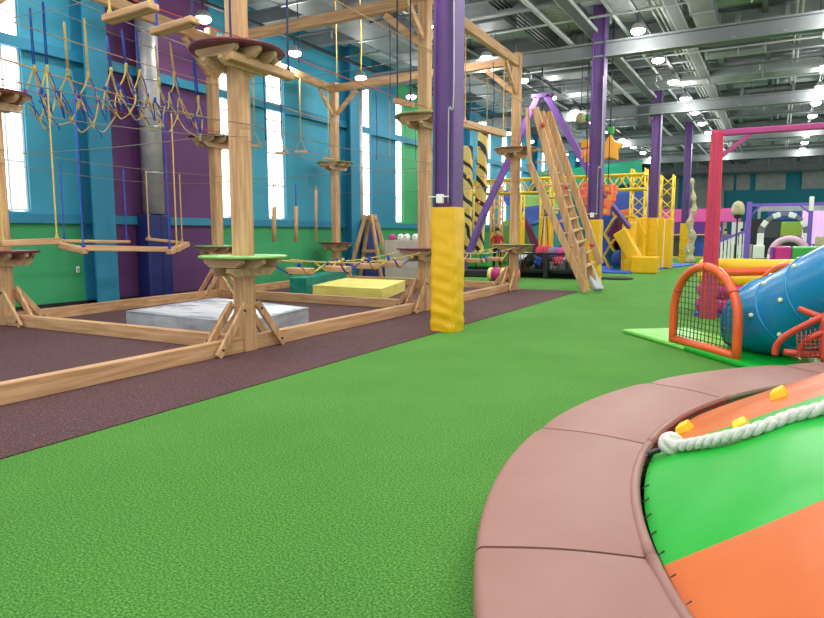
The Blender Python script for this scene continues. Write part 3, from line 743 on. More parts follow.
# ---- box of balls behind the second tower
bx = onx(402, 282, -10.6)
p0, p1 = ony(392, 262, 17.6), ony(427, 262, 17.6)
t = T('ball_bin', 'pale grey panel bin holding balls left of the nearest yellow column', 'bin', ((p0.x + p1.x) / 2, 17.6, 0))
w = p1.x - p0.x
m = MB()
for s in (-1, 1): m.b2((s * w / 2 - .02, -0.4, 0), (s * w / 2 + .02, 0.4, 1.26))
m.b2((-w / 2, -0.42, 0), (w / 2, -0.38, 1.26)).b2((-w / 2, 0.38, 0), (w / 2, 0.42, 1.26)).b2((-w / 2, -.4, 1.2), (w / 2, .4, 1.24))
m.build('panel', 'board_grey', t, 0.008, 1)
for z in (0.02, 0.4, 0.78): MB().b2((-w / 2 - .01, -0.43, z), (w / 2 + .01, -0.42, z + .03)).build('batten', 'grey_light', t)
for i in range(5):
    q = V((p0.x + 0.13 + i * (w - .2) / 4, 17.4 + 0.08 * (i % 2), 1.35))
    tb = T('ball', ['purple play ball at the left end of the grey bin', 'white ball with dark patches beside the purple ball in the bin', 'white patched ball in the middle of the grey bin', 'white patched ball second from the right in the bin', 'white ball at right end of the grey bin'][i], 'ball', q, 0, 'balls in the grey bin')
    MB().ball((0, 0, 0), 0.11, 10).build('shell', 'magenta' if i == 0 else 'white', tb)
    m = MB()
    for (aa, bb) in ((0.2, -1.3), (1.2, -1.7), (-0.8, -1.5), (0.3, -2.4)):
        d = V((math.cos(bb) * math.cos(aa), math.sin(bb) * math.cos(aa), math.sin(aa)))
        m.ball(d * 0.092, 0.026, 5)
    m.build('patch', 'inf_purple' if i == 0 else 'dark_steel', tb)

# ---- small timber A-frame behind the teal block
p = onz(345, 281); q = onz(372, 279)
c = (p + q) / 2
t = T('timber_trestle', 'small pine A frame trestle standing behind the teal block', 'trestle', (c.x + .22, c.y + .35, 0))
hw = (q - p).length / 2 + 0.05
for s in (-1, 1):
    for e in (-0.25, 0.25):
        MB().bar((s * hw, e * 1.4, 0), (s * 0.10, e * .4, 2.05), 0.08, 0.12).build('leg', 'wood_z', t, 0.008, 1)
MB().bar((-hw * .6, 0.1, 0.9), (hw * .6, 0.1, 0.9), 0.06, 0.1).build('crossbar', 'wood_x', t, 0.008, 1)
MB().bar((-0.2, 0, 1.95), (0.2, 0, 1.95), 0.14, 0.12).build('crossbar', 'wood_x', t, 0.008, 1)
p = ony(337, 262, 18.2)
t = T('blue_pad_panel', 'dark blue foam panel on the wall behind the pine trestle', 'wall pad', (-12.02, 18.6, 0))
MB().b2((-.1, -.45, 0), (.1, .45, 1.9)).build('pad_body', 'blue_pad', t, .04, 2)
p = onz(385, 278)
t = T('foam_roll', 'pink and blue foam roll lying on the floor right of the trestle', 'foam roll', (-11.0, 18.6, 0.22))
MB().tube([(-.45, 0, 0), (0.0, 0, 0)], 0.22, 14).build('roll_end', 'blue_mat', t); MB().tube([(0, 0, 0), (.45, 0, 0)], 0.22, 14).build('roll_body', 'magenta', t)

# ---- ladder stair at the far tower (C)
def ladder():
    foot_l = onz(583, 290); top_l = V((-5.3, 16.1, 4.55))
    f1 = V((-4.25, 16.05, 0.0)); t1 = V((-5.45, 16.2, 4.5))
    t = T('timber_ladder', 'steep pine ladder stair leaning on the far timber tower', 'ladder', (-4.25, 16.05, 0.0)); L = V((-4.25, 16.05, 0))
    def P(u, v, y): return ony(u, v, y) - L
    # near pair of stringers (with treads) and steeper handrail pair
    for i, (a, b, y) in enumerate((((535, 108), (578, 262), 15.8), ((578, 262), (586, 291), 15.8), ((548, 112), (600, 264), 16.5))):
        MB().bar(P(b[0], b[1], y), P(a[0], a[1], y), 0.07, 0.18).build('stringer', 'wood_z', t, 0.01, 1)
    for i, (a, b, y) in enumerate((((527, 108), (530, 165), 15.7), ((529, 163), (586, 292), 15.7), ((541, 112), (596, 290), 16.3))):
        MB().bar(P(b[0], b[1], y), P(a[0], a[1], y), 0.06, 0.17).build('side_rail', 'wood_z', t, 0.01, 1)
    for k in range(11):
        f = k / 10
        a = P(534 + 44 * f, 150 + 120 * f, 15.75); b = P(551 + 42 * f, 150 + 112 * f, 16.4)
        MB().bar(a, b, 0.18, 0.04).build('tread', 'wood_pale', t, 0.006, 1)
    for u, v in ((543, 125), (566, 187), (592, 245)):
        a = P(u, v, 15.74)
        MB().ball(a, 0.06, 6).build('red_grip', 'rope_red', t)
    MB().bar(P(585, 292, 15.85), P(583, 247, 15.85), 0.09, 0.2).build('foot_post', 'wood_z', t, .01, 1)
ladder()
p0, p1 = ony(575, 240, 16.9), ony(599, 291, 16.2)
t = T('foam_beam', 'pale grey padded beam leaning under the pine ladder', 'foam beam', p1)
MB().bar((0, 0, 0.02), p0 - p1, 0.26, 0.12).build('pad_body', 'silver_mat', t, 0.03, 2)
MB().bar(V((0, 0.0, 0.09)), p0 - p1 + V((0, 0, 0.07)), 0.02, 0.01).build('seam', 'grey_light', t)

# ================================================================== PURPLE COLUMNS WITH YELLOW PADS
def column(x, y, h, label_c, label_p, ph=1.84):
    t = T('steel_column', label_c, 'column', (x, y, 0), 0, 'purple steel columns')
    w = 0.34
    m = MB().b2((-w / 2, -w / 2, 0), (-w / 2 + .035, w / 2, h)).b2((w / 2 - .035, -w / 2, 0), (w / 2, w / 2, h)).b2((-w / 2 + .03, -0.10, 0), (w / 2 - .03, 0.10, h))
    m.build('shaft', 'purple', t, 0.006, 1)
    if y < 20:
        cb = MB(); cb.tube(spline([(w / 2 - .08, -w / 2 - .01, 1.9), (w / 2 - .08, -w / 2 - .012, 3.0), (w / 2 - .07, -w / 2 - .012, 3.25), (w / 2 + .0, -w / 2 - .014, 3.4), (w / 2 - 0.02, -w / 2 - .014, 5.6)], 5), 0.010, 6)
        cb.build('wire', 'grey_light', t)
        MB().box((-.02, -w / 2 - 0.05, ph + .12), (0.09, 0.09, 0.13)).tube([(-w / 2 - .04, -w / 2 - .05, ph + .15), (.12, -w / 2 - .05, ph + .15)], 0.012, 6).build('clamp', 'white', t, .008, 1)
    p = T('column_pad', label_p, 'column pad', (x, y, 0), 0, 'yellow pads around the purple columns')
    q = 0.205
    def wr(f, g):
        a = 2 * PI * f
        # rounded square with wrinkles
        ca, sa = math.cos(a + PI / 4), math.sin(a + PI / 4)
        k = 1 / (abs(ca) ** 7 + abs(sa) ** 7) ** (1 / 7)
        z = g * ph
        rnd = 0.008 * math.sin(9 * z + 2 * math.sin(a)) + 0.010 * math.sin(21 * z + 2 * math.sin(2 * a)) * math.exp(-z * .8) + 0.013 * math.sin(34 * z + 3 * math.cos(a)) * math.exp(-z * 1.2) * (1 + .6 * math.sin(a * 2))
        r = q * (1 + rnd * 2.2)
        return V((ca * k * r, sa * k * r, z))
    # unify the end columns of the wrap
    MB().grid(wr, 48, 60).build('pad_wrap', 'yellow_pad', p)
    MB().prism([(wr(i / 48, 1).x, wr(i / 48, 1).y) for i in range(48)], 'z', ph - .03, ph).build('pad_top', 'yellow_pad', p)
    MB().b2((q - .03, -q - .006, 0.02), (q - .015, -q + .002, ph - .02)).build('seam', 'yellow', p)
column(-4.30, 8.78, RZ, 'nearest purple steel column rising from the front yellow pad', 'nearest yellow vinyl column pad at the turf edge')
column(-4.41, 18.15, RZ, 'second purple column, beside the pine ladder', 'second yellow column pad, beside the foot of the pine ladder')
column(-4.42, 27.8, RZ, 'third purple column rising from the cluster of yellow padded towers', 'third yellow column pad, in the cluster of yellow padded blocks', 2.1)
column(-4.25, 36.6, RZ, 'fourth purple column left of the red padded post', 'fourth and farthest yellow column pad, left of the red post', 2.0)
# box speaker and grey fan on columns
t = T('wall_speaker', 'grey loudspeaker box on the left side of the third purple column', 'speaker', (-4.9, 27.7, 6.1))
MB().box((0, 0, 0), (0.5, 0.45, 0.75)).build('cabinet', 'grey_dark', t, 0.03, 2)
MB().box((0, -0.235, 0), (0.42, 0.02, 0.66)).build('grille', 'grille', t, .006, 1)
MB().tube([(0.2, 0, 0), (0.5, 0.05, 0)], 0.03, 6).build('bracket', 'dark_steel', t)

# ================================================================== SOFT MOUNTAIN ON THE RIGHT
CX, CY, RO, RI, RH = 2.92, 3.61, 4.118, 3.47, 0.30
def pol(r, a, z): return V((CX + r * math.cos(math.radians(a)), CY + r * math.sin(math.radians(a)), z))
JO = 200.9
pad_labels = {
    -5: 'hidden rose pad', -4: 'rose foam rim pad farthest round the far side', -3: 'rose foam rim pad at the far right end beside the goal',
    -2: 'rose foam rim pad nearest the slide mat, third from the camera side seam', -1: 'rose foam rim pad beside the white rope knot',
    0: 'rose foam rim pad between the rope knot and the bottom of the picture', 1: 'rose foam rim pad cut by the bottom edge of the picture'}
def rim_pad(k, label):
    a1 = JO + 22.5 * k - 0.12; a0 = a1 - 22.5 + 0.24
    c = pol((RO + RI) / 2, (a0 + a1) / 2, 0)
    t = T('rim_pad', label, 'foam rim pad', c, 0, 'rose foam pads around the soft mountain')
    rb = 0.035
    def prof(g):
        # closed cross-section: outer foot, outer top (rounded), inner top, inner foot
        pts = [(RO - .01, 0.0), (RO, 0.04), (RO, RH - rb)]
        for i in range(1, 6):
            q = i / 6 * PI / 2; pts.append((RO - rb + rb * math.cos(q), RH - rb + rb * math.sin(q)))
        for i in range(9):
            f = i / 8; pts.append((RO - rb + (RI + rb - RO + rb) * f, RH + 0.012 * math.sin(PI * f)))
        for i in range(1, 6):
            q = i / 6 * PI / 2; pts.append((RI + rb - rb * math.sin(q), RH - rb + rb * math.cos(q)))
        pts += [(RI, RH - rb), (RI, 0.0)]
        return pts
    pr = prof(0); n = len(pr); m = MB(); NA = 14
    rings = []
    for j in range(NA + 1):
        f = j / NA; a = a0 + (a1 - a0) * f
        e = min(f, 1 - f) * NA
        dz = -0.014 if e == 0 else (-0.003 if e < 1.01 else 0)
        rings.append([pol(r, a, max(0, z + (dz if z > .1 else 0))) - c for r, z in pr])
    vs = [p for R_ in rings for p in R_]
    fs = [(j * n + i, j * n + (i + 1) % n, (j + 1) * n + (i + 1) % n, (j + 1) * n + i) for j in range(NA) for i in range(n)]
    m.add(vs, fs, True); m.add(rings[0], [tuple(range(n))]); m.add(rings[-1], [tuple(range(n))])
    m.build('pad_body', 'rim', t)
    MB().tube([pol(RI + 0.012, a0 + (a1 - a0) * j / 16, RH - 0.012) - c for j in range(17)], 0.024, 8).build('piping', 'rim', t)
for k in range(-4, 3):
    rim_pad(k, {2: 'rose foam rim pad below the picture nearest the camera'}.get(k, pad_labels.get(k)))
R0 = RI - 0.03
def hill_z(r, a):
    d = R0 - r
    return 0.262 + 0.575 * d - 0.02 * d * d
hc = V((CX, CY, 0))
t = T('soft_mountain', 'round soft climbing mountain in orange and green vinyl stripes', 'soft play mountain', hc)
for k in range(-6, 6):
    a1 = JO + 22.5 * k; a0 = a1 - 22.5
    mt = 'lime' if k % 2 == 0 else 'orange'
    def fn(f, g):
        r = R0 * (1 - g * .93); a = a0 + (a1 - a0) * f
        z = hill_z(r, a)
        d = R0 - r
        z += 0.008 * math.sin(d * 9 + f * 7 + k) * math.sin(PI * f) - 0.012 * (1 if f in (0, 1) else 0) * min(1, d * 3)
        return pol(r, a, z) - hc
    o = MB().grid(fn, 16, 40).build('panel', mt, t)
    sk = MB().grid(lambda f, g: pol(R0 + .001, a0 + (a1 - a0) * f, 0.0 + g * (hill_z(R0, a0) - .006)) - hc, 10, 2).build('skirt', 'black', t)
    for j in range(8 if 0 <= k <= 1 else 0):
        a = a0 + 22.5 * (j + .5) / 8
        MB().tube([pol(R0 - .02, a, hill_z(R0 - .02, a) + .004) - hc, pol(RI + .005, a + .2, .235) - hc], 0.0032, 5).build('lacing', 'black', t)
def hill_hit(u, v):
    d = ray(u, v); tt = 1.0
    while tt < 12:
        p = V((0, 0, CH)) + d * tt
        r = math.hypot(p.x - CX, p.y - CY); a = math.degrees(math.atan2(p.y - CY, p.x - CX)) % 360
        if r < R0 and p.z <= hill_z(r, a): return p
        tt += 0.004
    return None
for i, (u, v) in enumerate(((685, 430), (742, 429), (780, 396))):
    p = hill_hit(u, v)
    if p is None: continue
    q = p - hc
    out = V((q.x, q.y, 0)).normalized(); n = (out * 0.45 + V((0, 0, 1))).normalized(); sd = out.cross(n).normalized(); ou = sd.cross(n)
    m = MB()
    R_ = Matrix((sd, ou, n)).transposed()
    pts = [V((x, y, z)) for x, y, z in ((-.065, -.045, -.01), (.065, -.045, -.01), (.065, .045, -.01), (-.065, .045, -.01), (-.058, -.032, .035), (.055, -.036, .038), (.05, .028, .05), (-.052, .032, .047))]
    m.add([R_ @ x + q for x in pts], [(0, 3, 2, 1), (4, 5, 6, 7), (0, 1, 5, 4), (1, 2, 6, 5), (2, 3, 7, 6), (3, 0, 4, 7)])
    h = m.build('climbing_hold', 'hold', t, 0.008, 2)
# white rope on the mountain
def rope():
    px = [(673, 447), (684, 446), (702, 443), (730, 437), (760, 429), (790, 418), (824, 409)]
    pts = [hill_hit(u, v + 6) + V((0, 0, 0.035)) for u, v in px]
    d = (pts[-1] - pts[-2])
    e = pts[-1]
    while math.hypot(e.x - CX, e.y - CY) > 1.2:
        e = e + (V((CX, CY, 0)) - V((e.x, e.y, 0))).normalized() * 0.35
        e.z = hill_z(math.hypot(e.x - CX, e.y - CY), math.degrees(math.atan2(e.y - CY, e.x - CX))) + 0.035
        pts.append(e.copy())
    path = spline(pts, 18)
    t = T('climbing_rope', 'thick twisted white rope lying on the green mountain panel', 'rope', path[0]); L = path[0]
    # resample evenly
    rs = [path[0]]; acc = 0
    for a, b in zip(path[:-1], path[1:]):
        n = max(1, int((b - a).length / 0.012))
        rs += [a.lerp(b, (i + 1) / n) for i in range(n)]
    for k in range(3):
        st = []; ln = 0
        for i, p in enumerate(rs):
            if i: ln += (p - rs[i - 1]).length
            tan = (rs[min(i + 1, len(rs) - 1)] - rs[max(0, i - 1)]).normalized()
            sd = tan.cross(V((0, 0, 1))).normalized(); up = sd.cross(tan)
            q = ln / 0.15 * 2 * PI + k * 2 * PI / 3
            st.append(p + (sd * math.cos(q) + up * math.sin(q)) * 0.0155 - L)
        MB().tube(st, 0.0165, 8).build('strand', 'rope_white', t)
    kn = path[0]; tan = (path[6] - path[0]).normalized()
    m = MB()
    for j in range(3):
        ax = (tan * (0.3 + j * .4) + V((0, 0, 0.8 - .5 * j)) + tan.cross(V((0, 0, 1))) * (j - 1) * .8).normalized()
        u_ = ax.orthogonal().normalized(); w_ = ax.cross(u_)
        m.tube([kn - tan * 0.02 + (u_ * math.cos(x * PI / 8) + w_ * math.sin(x * PI / 8)) * 0.043 + V((0, 0, .015)) - L for x in range(16)], 0.022, 8, True)
    m.ball(kn - tan * 0.02 + V((0, 0, .015)) - L, 0.045, 8)
    m.build('knot', 'rope_white', t)
    e = onz(641, 456, 0.285)
    s0 = kn - tan * 0.05
    MB().bar(s0 - L, e + (s0 - e) * .18 - L, 0.035, 0.02).build('strap', 'black', t, .004, 1)
    m = MB(); c = e + (s0 - e) * .08; dd = (s0 - e).normalized(); sd = dd.cross(V((0, 0, 1))).normalized()
    m.tube([c + dd * math.cos(x * PI / 6) * .03 + sd * math.sin(x * PI / 6) * .017 - L for x in range(12)], 0.006, 6, True)
    m.build('carabiner', 'steel', t)
rope()

# ================================================================== GOAL ARCHES, SLIDE, MATS, BOUNCY ARENA
GA, GB = V((-1.12, 8.95, 0)), V((-0.33, 7.98, 0))
GD = (GB - GA).normalized(); GN = V((0.775, 0.632, 0)); GW = (GB - GA).length
def goal(off, label):
    base = (GA + GB) / 2 + GN * off
    t = T('play_goal', label, 'goal', base, math.atan2(GD.y, GD.x), 'orange arched goals beside the slide')
    w = GW / 2; hs = 0.42; top = 1.06
    path = [V((-w, 0, 0.0)), V((-w, 0, hs * .5))]
    for i in range(21):
        a = PI - PI * i / 20
        path.append(V((w * math.cos(a), 0, hs + (top - hs) * math.sin(a) ** 0.9)))
    path += [V((w, 0, hs * .5)), V((w, 0, 0.0))]
    MB().tube(path, 0.052, 12).build('frame_tube', 'orange_tube', t)
    MB().tube([(-w, 0, 0.10), (w, 0, 0.10)], 0.05, 12).build('bottom_tube', 'orange_tube', t)
    for p, q in ((path[0], path[1]), (path[5], path[6]), (path[12], path[13]), (path[18], path[19])):
        d = (q - p).normalized(); MB().tube([p + d * .0, p + d * .03], 0.057, 12).build('joint_ring', 'red_tube', t)
    n = MB()
    def hx(x): return hs + (top - hs) * max(0, 1 - (x / w) ** 2) ** .45
    k = 17
    for i in range(1, k):
        x = -w + 2 * w * i / k
        n.tube([(x, 0, 0.10), (x, 0.012, hx(x) * .5), (x, 0, hx(x))], 0.0055, 4)
    z = 0.17
    while z < top - 0.03:
        xx = w
        if z > hs: xx = w * math.sqrt(max(0, 1 - ((z - hs) / (top - hs)) ** 2.2))
        n.tube([(-xx, 0, z), (0, 0.012, z), (xx, 0, z)], 0.0055, 4); z += 0.07
    n.build('net', 'net_grey', t)
    return t
goal(0.0, 'orange arched goal with grey net standing in front of the slide exit')
goal(1.16, 'orange arched goal partly hidden behind the turquoise slide')
def slide():
    M0 = GB + GN * 0.64 - GD * 0.22           # under the mouth
    t = T('tube_slide', 'turquoise plastic tube slide coming down to the green mat', 'slide', (M0.x, M0.y, 0), math.atan2(GD.y, GD.x))
    R_ = 0.44
    # axis in local x (rising with x) and z
    def axis(s):   # s: 0 at lip, grows upward
        if s < 0.20: return V((s - 0.45, 0, 0.48)), 0.0
        q = s - 0.20; th = min(0.46, q * 0.9)
        # integrate
        x, z, n = -0.25, 0.48, 30
        for i in range(n):
            tt = min(0.46, (q * (i + .5) / n) * 0.9); x += math.cos(tt) * q / n; z += math.sin(tt) * q / n
        return V((x, 0, z)), th
    def ringfn(s, f, grow=0.0):
        c, th = axis(s)
        nrm = V((-math.sin(th), 0, math.cos(th)))
        if s < 0.08: half = 0.24 + 0.10 * (s / .08)
        elif s < 0.44: half = 0.34 + 0.66 * ((s - .08) / .36) ** .75
        else: half = 1.0
        a = -PI / 2 + (f * 2 - 1) * PI * half
        rr = R_ + grow
        fl = 0.0
        return c + V((0, 1, 0)) * math.cos(a) * rr + nrm * math.sin(a) * rr
    S1 = 3.4
    MB().grid(lambda f, g: ringfn(g * S1, f), 40, 96).build('tube_body', 'slide', t, sol=0.02)
    m = MB()
    m.tube([ringfn(0.44 * j / 24, 0.0, .005) for j in range(24, -1, -1)] + [ringfn(0.0, f / 12, .003) for f in range(1, 12)] + [ringfn(0.44 * j / 24, 1.0, .005) for j in range(25)], 0.024, 8)
    m.build('lip', 'slide', t)
    for s in (0.74, 1.22, 2.1):
        m = MB(); m.tube([ringfn(s, k / 40, 0.012) for k in range(40)], 0.014, 6, True); fl = m.build('flange', 'slide', t)
        for k in range(9):
            p = ringfn(s + (0.10 if k % 2 else -.10), (k + .3) / 9, 0.02); MB().ball(p, 0.026, 6).build('bolt_cap', 'bolt', fl)
    return t
slide()
# orange rail and supports around the slide
def tubes(name, label, cat, segs, r, mt, group=None):
    L = V(segs[0][0]); L.z = 0
    t = T(name, label, cat, L, 0, group)
    for i, s in enumerate(segs):
        MB().tube([V(p) - L for p in spline(s, 6)], r, 10).build('rail' if i == 0 else 'support', mt, t)
    return t
p = [ony(708, 272, 9.8), ony(740, 272, 9.8), ony(768, 271, 9.8), ony(800, 269.5, 9.8)]
tubes('safety_rail', 'orange round rail running from the goal top behind the slide', 'rail', [[p[0], p[1], p[2], p[3]], [p[3], p[3] + V((0.12, 0, -.3)), V((p[3].x + .15, 9.8, 0))]], 0.055, 'orange_tube')
q = lambda u, v, y: ony(u, v, y)
tubes('slide_support', 'red steel support frame under the turquoise slide', 'frame',
      [[q(775, 355, 7.38), q(777, 345, 7.38), q(790, 333, 7.35), q(824, 316, 7.3), q(850, 303, 7.28)], [q(799, 357, 7.35), q(803, 345, 7.35), q(812, 337, 7.3), q(830, 330, 7.3)], [q(824, 362, 7.3), q(824, 316, 7.3)], [q(800, 309, 7.5), q(824, 318, 7.3)], [q(784, 352, 7.38), q(830, 356, 7.3)]], 0.032, 'red_tube')
o = MB()
for i in range(9):
    u = 797 + i * 4.5; o.tube([q(u, 358, 7.28), q(u, 333 - i * 1.2, 7.28)], 0.005, 4)
for i in range(6):
    v = 336 + i * 4; o.tube([q(797, v, 7.28), q(835, v, 7.28)], 0.005, 4)
tag(o.build('safety_net', 'rope_red'), 'small red net panel under the slide at the right edge', 'net')
# mats under the goal
def slab(name, label, pts, h, mt, cat='mat', z=0.0):
    c = sum((V(p) for p in pts), V()) / len(pts)
    t = T(name, label, cat, (c.x, c.y, z))
    MB().prism([(p[0] - c.x, p[1] - c.y) for p in pts], 'z', 0.0, h).build('mat_body', mt, t, min(.02, h * .4), 2)
    MB().tube([V((p[0] - c.x, p[1] - c.y, h * .5)) for p in pts], 0.006, 6, True).build('seam', mt, t)
    return t
a, b = onz(625, 332), onz(742, 366); d = (b - a).normalized()
A0 = onz(624.5, 333); B0 = onz(700, 353)
n = V((0.72, 0.69, 0))
F0 = V((-1.92, 9.80, 0)); F1 = V((-0.95, 8.62, 0)); F2 = V((0.55, 6.95, 0))
slab('landing_mat', 'thin bright green mat whose tip points left beyond the goal', [F0, F1, F1 + GN * 1.0, F0 + GN * 1.0], 0.06, 'mat_green')
F1b = F1 + GD * 0.01
slab('landing_mat', 'bright green mat under the slide exit behind the goal foot', [F1b, F1b + GD * 1.35, F1b + GD * 1.35 + GN * 1.0, F1b + GN * 1.0], 0.07, 'lime')
c0 = F1 + GN * 1.03 - GD * 0.6
slab('landing_mat', 'orange mat on the turf between the goal and the bouncy arena', [c0, c0 + GD * 1.6, c0 + GD * 1.6 + GN * 1.5, c0 + GN * 1.5 - GD * .2], 0.05, 'orange')

# bouncy arena: stacked tube walls
def arena():
    y0 = 12.75; x0, x1 = -1.22, 3.4
    t = T('bouncy_arena', 'inflatable arena wall of yellow and magenta tubes behind the slide', 'inflatable', ((x0 + x1) / 2, y0, 0)); L = V(((x0 + x1) / 2, y0, 0))
    rows = [(0.17, 'magenta', .17), (0.44, 'magenta', .15), (0.67, 'inf_yellow', .14), (0.885, 'inf_yellow', .14)]
    for i, (z, mt, r) in enumerate(rows):
        m = MB()
        pts = [V((x0 - L.x + .1, .9, z)), V((x0 - L.x + .1, .25, z)), V((x0 - L.x + .18, 0.08, z)), V((x0 - L.x + .35, 0, z))]
        n = 12
        for k in range(1, n + 1): pts.append(V((x0 - L.x + .35 + (x1 - x0 - .35) * k / n, 0, z)))
        m.tube(pts, [r * (0.93 if j % 2 else 1.0) for j in range(len(pts))], 14); m.build('tube', mt, t)
    MB().b2((x0 - L.x - .02, -.2, 0), (x0 - L.x + .6, .3, .05)).build('base_strip', 'blue_mat', t, .01, 1)
arena()
# red padded gate
t = T('padded_gate', 'tall red padded post with magenta crossbar standing at the bouncy arena', 'gate', (-0.98, 12.25, 0))
def gpost(x):
    m = MB(); n = 8; zz = [0, 1.0, 2.2, 3.15]; rr = [.145, .13, .112, .10]
    vs = [(x + r * math.cos(PI / 4 * k + PI / 8), r * math.sin(PI / 4 * k + PI / 8), z) for z, r in zip(zz, rr) for k in range(n)]
    fs = [(i * n + k, i * n + (k + 1) % n, (i + 1) * n + (k + 1) % n, (i + 1) * n + k) for i in range(3) for k in range(n)] + [tuple(range(n)), tuple(3 * n + k for k in range(n))]
    m.add(vs, fs); m.build('post', 'red_pad', t, .012, 2)
gpost(0)
MB().bar((-.1, 0, 3.13), (6.0, 0, 3.13), 0.10, 0.10).build('crossbar', 'magenta_bar', t, .02, 2)
MB().bar((0.08, 0, 2.75), (0.5, 0, 3.08), 0.05, 0.06).build('knee_brace', 'magenta_bar', t)
gpost(5.9)
MB().bar((0, -.155, .05), (0, -.102, 3.08), .02, .02).build('seam', 'magenta_bar', t)

# ================================================================== MIDDLE GROUND
exec_far = True
# tiger striped climbing pillars on green boxes
def pillar(u, v0, vt, y, tilt, label, w):
    b = ony(u, v0, y); b.z = 0; tp = ony(u, vt, y)
    t = T('striped_pillar', label, 'climbing pillar', b, 0, 'tiger striped climbing pillars')
    m = MB(); m.bar((0, 0, 0.0), (tilt, 0, tp.z), w, w * .7, up=(0, 1, 0)); m.build('pillar_body', 'tiger', t, .04, 2)
    for k in range(7):
        z = .6 + k * tp.z / 8
        MB().ball((tilt * z / tp.z + random.uniform(-.1, .1), -w * .4, z), 0.05, 6).build('climbing_hold', 'amber', t)
    return t
pillar(466.5, 270, 146, 23.5, 0.0, 'left tiger striped climbing pillar right behind the nearest yellow column', 0.36)
pillar(477.5, 270, 128, 24.0, 0.2, 'right tiger striped climbing pillar, slightly leaning', 0.38)
for i, u in enumerate((471, 485)):
    p = ony(u, 262, 22.9 + .1 * i)
    t = T('foam_block', ['green block at the foot of the left tiger pillar', 'green block at the foot of the right tiger pillar'][i], 'foam block', (p.x, p.y, 0.02))
    MB().b2((-.2, -.2, .2), (.2, .2, .75)).build('block_body', 'inf_green', t, .03, 2)
    MB().b2((-.22, -.22, 0), (.22, .22, .2)).build('base', 'black', t, .01, 1)
a, b = onz(462, 277), onz(490, 277)
o = MB().bar(V((a.x - 1, a.y, .12)), V((b.x, b.y, .12)), .35, .24).build('padded_curb', 'black', None, .04, 2); tag(o, 'low black padded curb in front of the tiger pillars', 'curb')
# foam roll pink/yellow
p = onz(492, 283)
L = onz(499, 281); L.z = .21
t = T('foam_roll', 'fat pink and yellow striped foam roll behind the ladder tower', 'foam roll', L)
for i, (x0, x1, mt) in enumerate(((-.32, -.2, 'lemon'), (-.2, .1, 'magenta'), (.1, .22, 'lemon'), (.22, .62, 'coral'))):
    m = MB(); m.tube([(x0, 0, 0), ((x0 + x1) / 2, 0, 0), (x1, 0, 0)], [.20, .21, .20], 16); m.build('roll_section', mt, t)
# lattice truss helper
def truss(m, p0, p1, s, n, r=0.035, rd=0.02):
    p0, p1 = V(p0), V(p1); d = (p1 - p0).normalized()
    up = V((0, 0, 1)) if abs(d.z) < .9 else V((0, 1, 0))
    sd = d.cross(up).normalized() * s / 2; uv = sd.cross(d).normalized() * s / 2
    cs = [sd + uv, sd - uv, -sd - uv, -sd + uv]
    for c in cs: m.tube([p0 + c, p1 + c], r, 6)
    for i in range(n):
        a = p0.lerp(p1, i / n); b = p0.lerp(p1, (i + 1) / n)
        for k in range(4):
            c, e = cs[k], cs[(k + 1) % 4]
            if i % 2: c, e = e, c
            m.tube([a + c, b + e], rd, 5)
    return m
tr_y = 24.6
a, b = ony(464, 186, tr_y), ony(646, 179, tr_y)
a.z = b.z = 3.3
t = T('truss_bridge', 'long yellow lattice truss bridge spanning behind the ladder', 'truss', a)
truss(MB(), V((0, 0, 0)), b - a, .52, 22, .045, .028).build('lattice', 'yellow', t)
for i, u in enumerate((472, 497)):
    p = ony(u, 186, tr_y + 1.7)
    truss(MB(), V(((p.x - a.x) * 1.0, 1.7, -3.3)), V((p.x - a.x, 1.7, .2)), .38, 9, .035, .02).build('truss_leg', 'yellow' if i == 0 else 'amber', t)
# yellow padded truss towers
def padded_tower(u, y, h, ph, w, label, padc='yellow_pad'):
    p = ony(u, 240, y); t = T('truss_tower', label, 'truss tower', (p.x, y, 0), 0, 'yellow truss towers with padded feet')
    truss(MB(), V((0, 0, 0.1)), V((0, 0, h)), w * .8, int(h * 2.2), .04, .025).build('lattice', 'yellow', t)
    MB().b2((-w / 2, -w / 2, 0), (w / 2, w / 2, ph)).build('foot_pad', padc, t, .05, 3)
    MB().b2((-.015, -w / 2 - .006, .05), (.015, -w / 2 + .003, ph - .05)).build('lacing', 'white', t)
    return t
padded_tower(546, 22.0, 3.3, 2.05, .42, 'padded truss tower with red foot seen left of the pine ladder')
padded_tower(517.5, 27.0, 3.4, 2.0, .5, 'padded truss tower behind the timber tower platform')
padded_tower(637, 27.2, 4.0, 2.1, .66, 'yellow truss tower left of the third purple column')
padded_tower(665, 29.5, 3.9, 2.1, .62, 'yellow truss tower right of the third purple column')
# red punching pads under first truss tower
for i, u in enumerate((541, 548)):
    p = ony(u, 253, 21.7)
    t = T('punch_bag', 'red bag hanging at the foot of the yellow truss, %s one' % ('left' if i == 0 else 'right'), 'punch bag', p, 0, 'red bags at the truss foot')
    MB().ball((0, 0, 0), .19, 8, (1, 1, 1.5)).build('bag', 'red_pad', t); MB().tube([(0, 0, .25), (.1 * (1 - 2 * i), 0, 1.5)], .015, 5).build('strap', 'black', t)
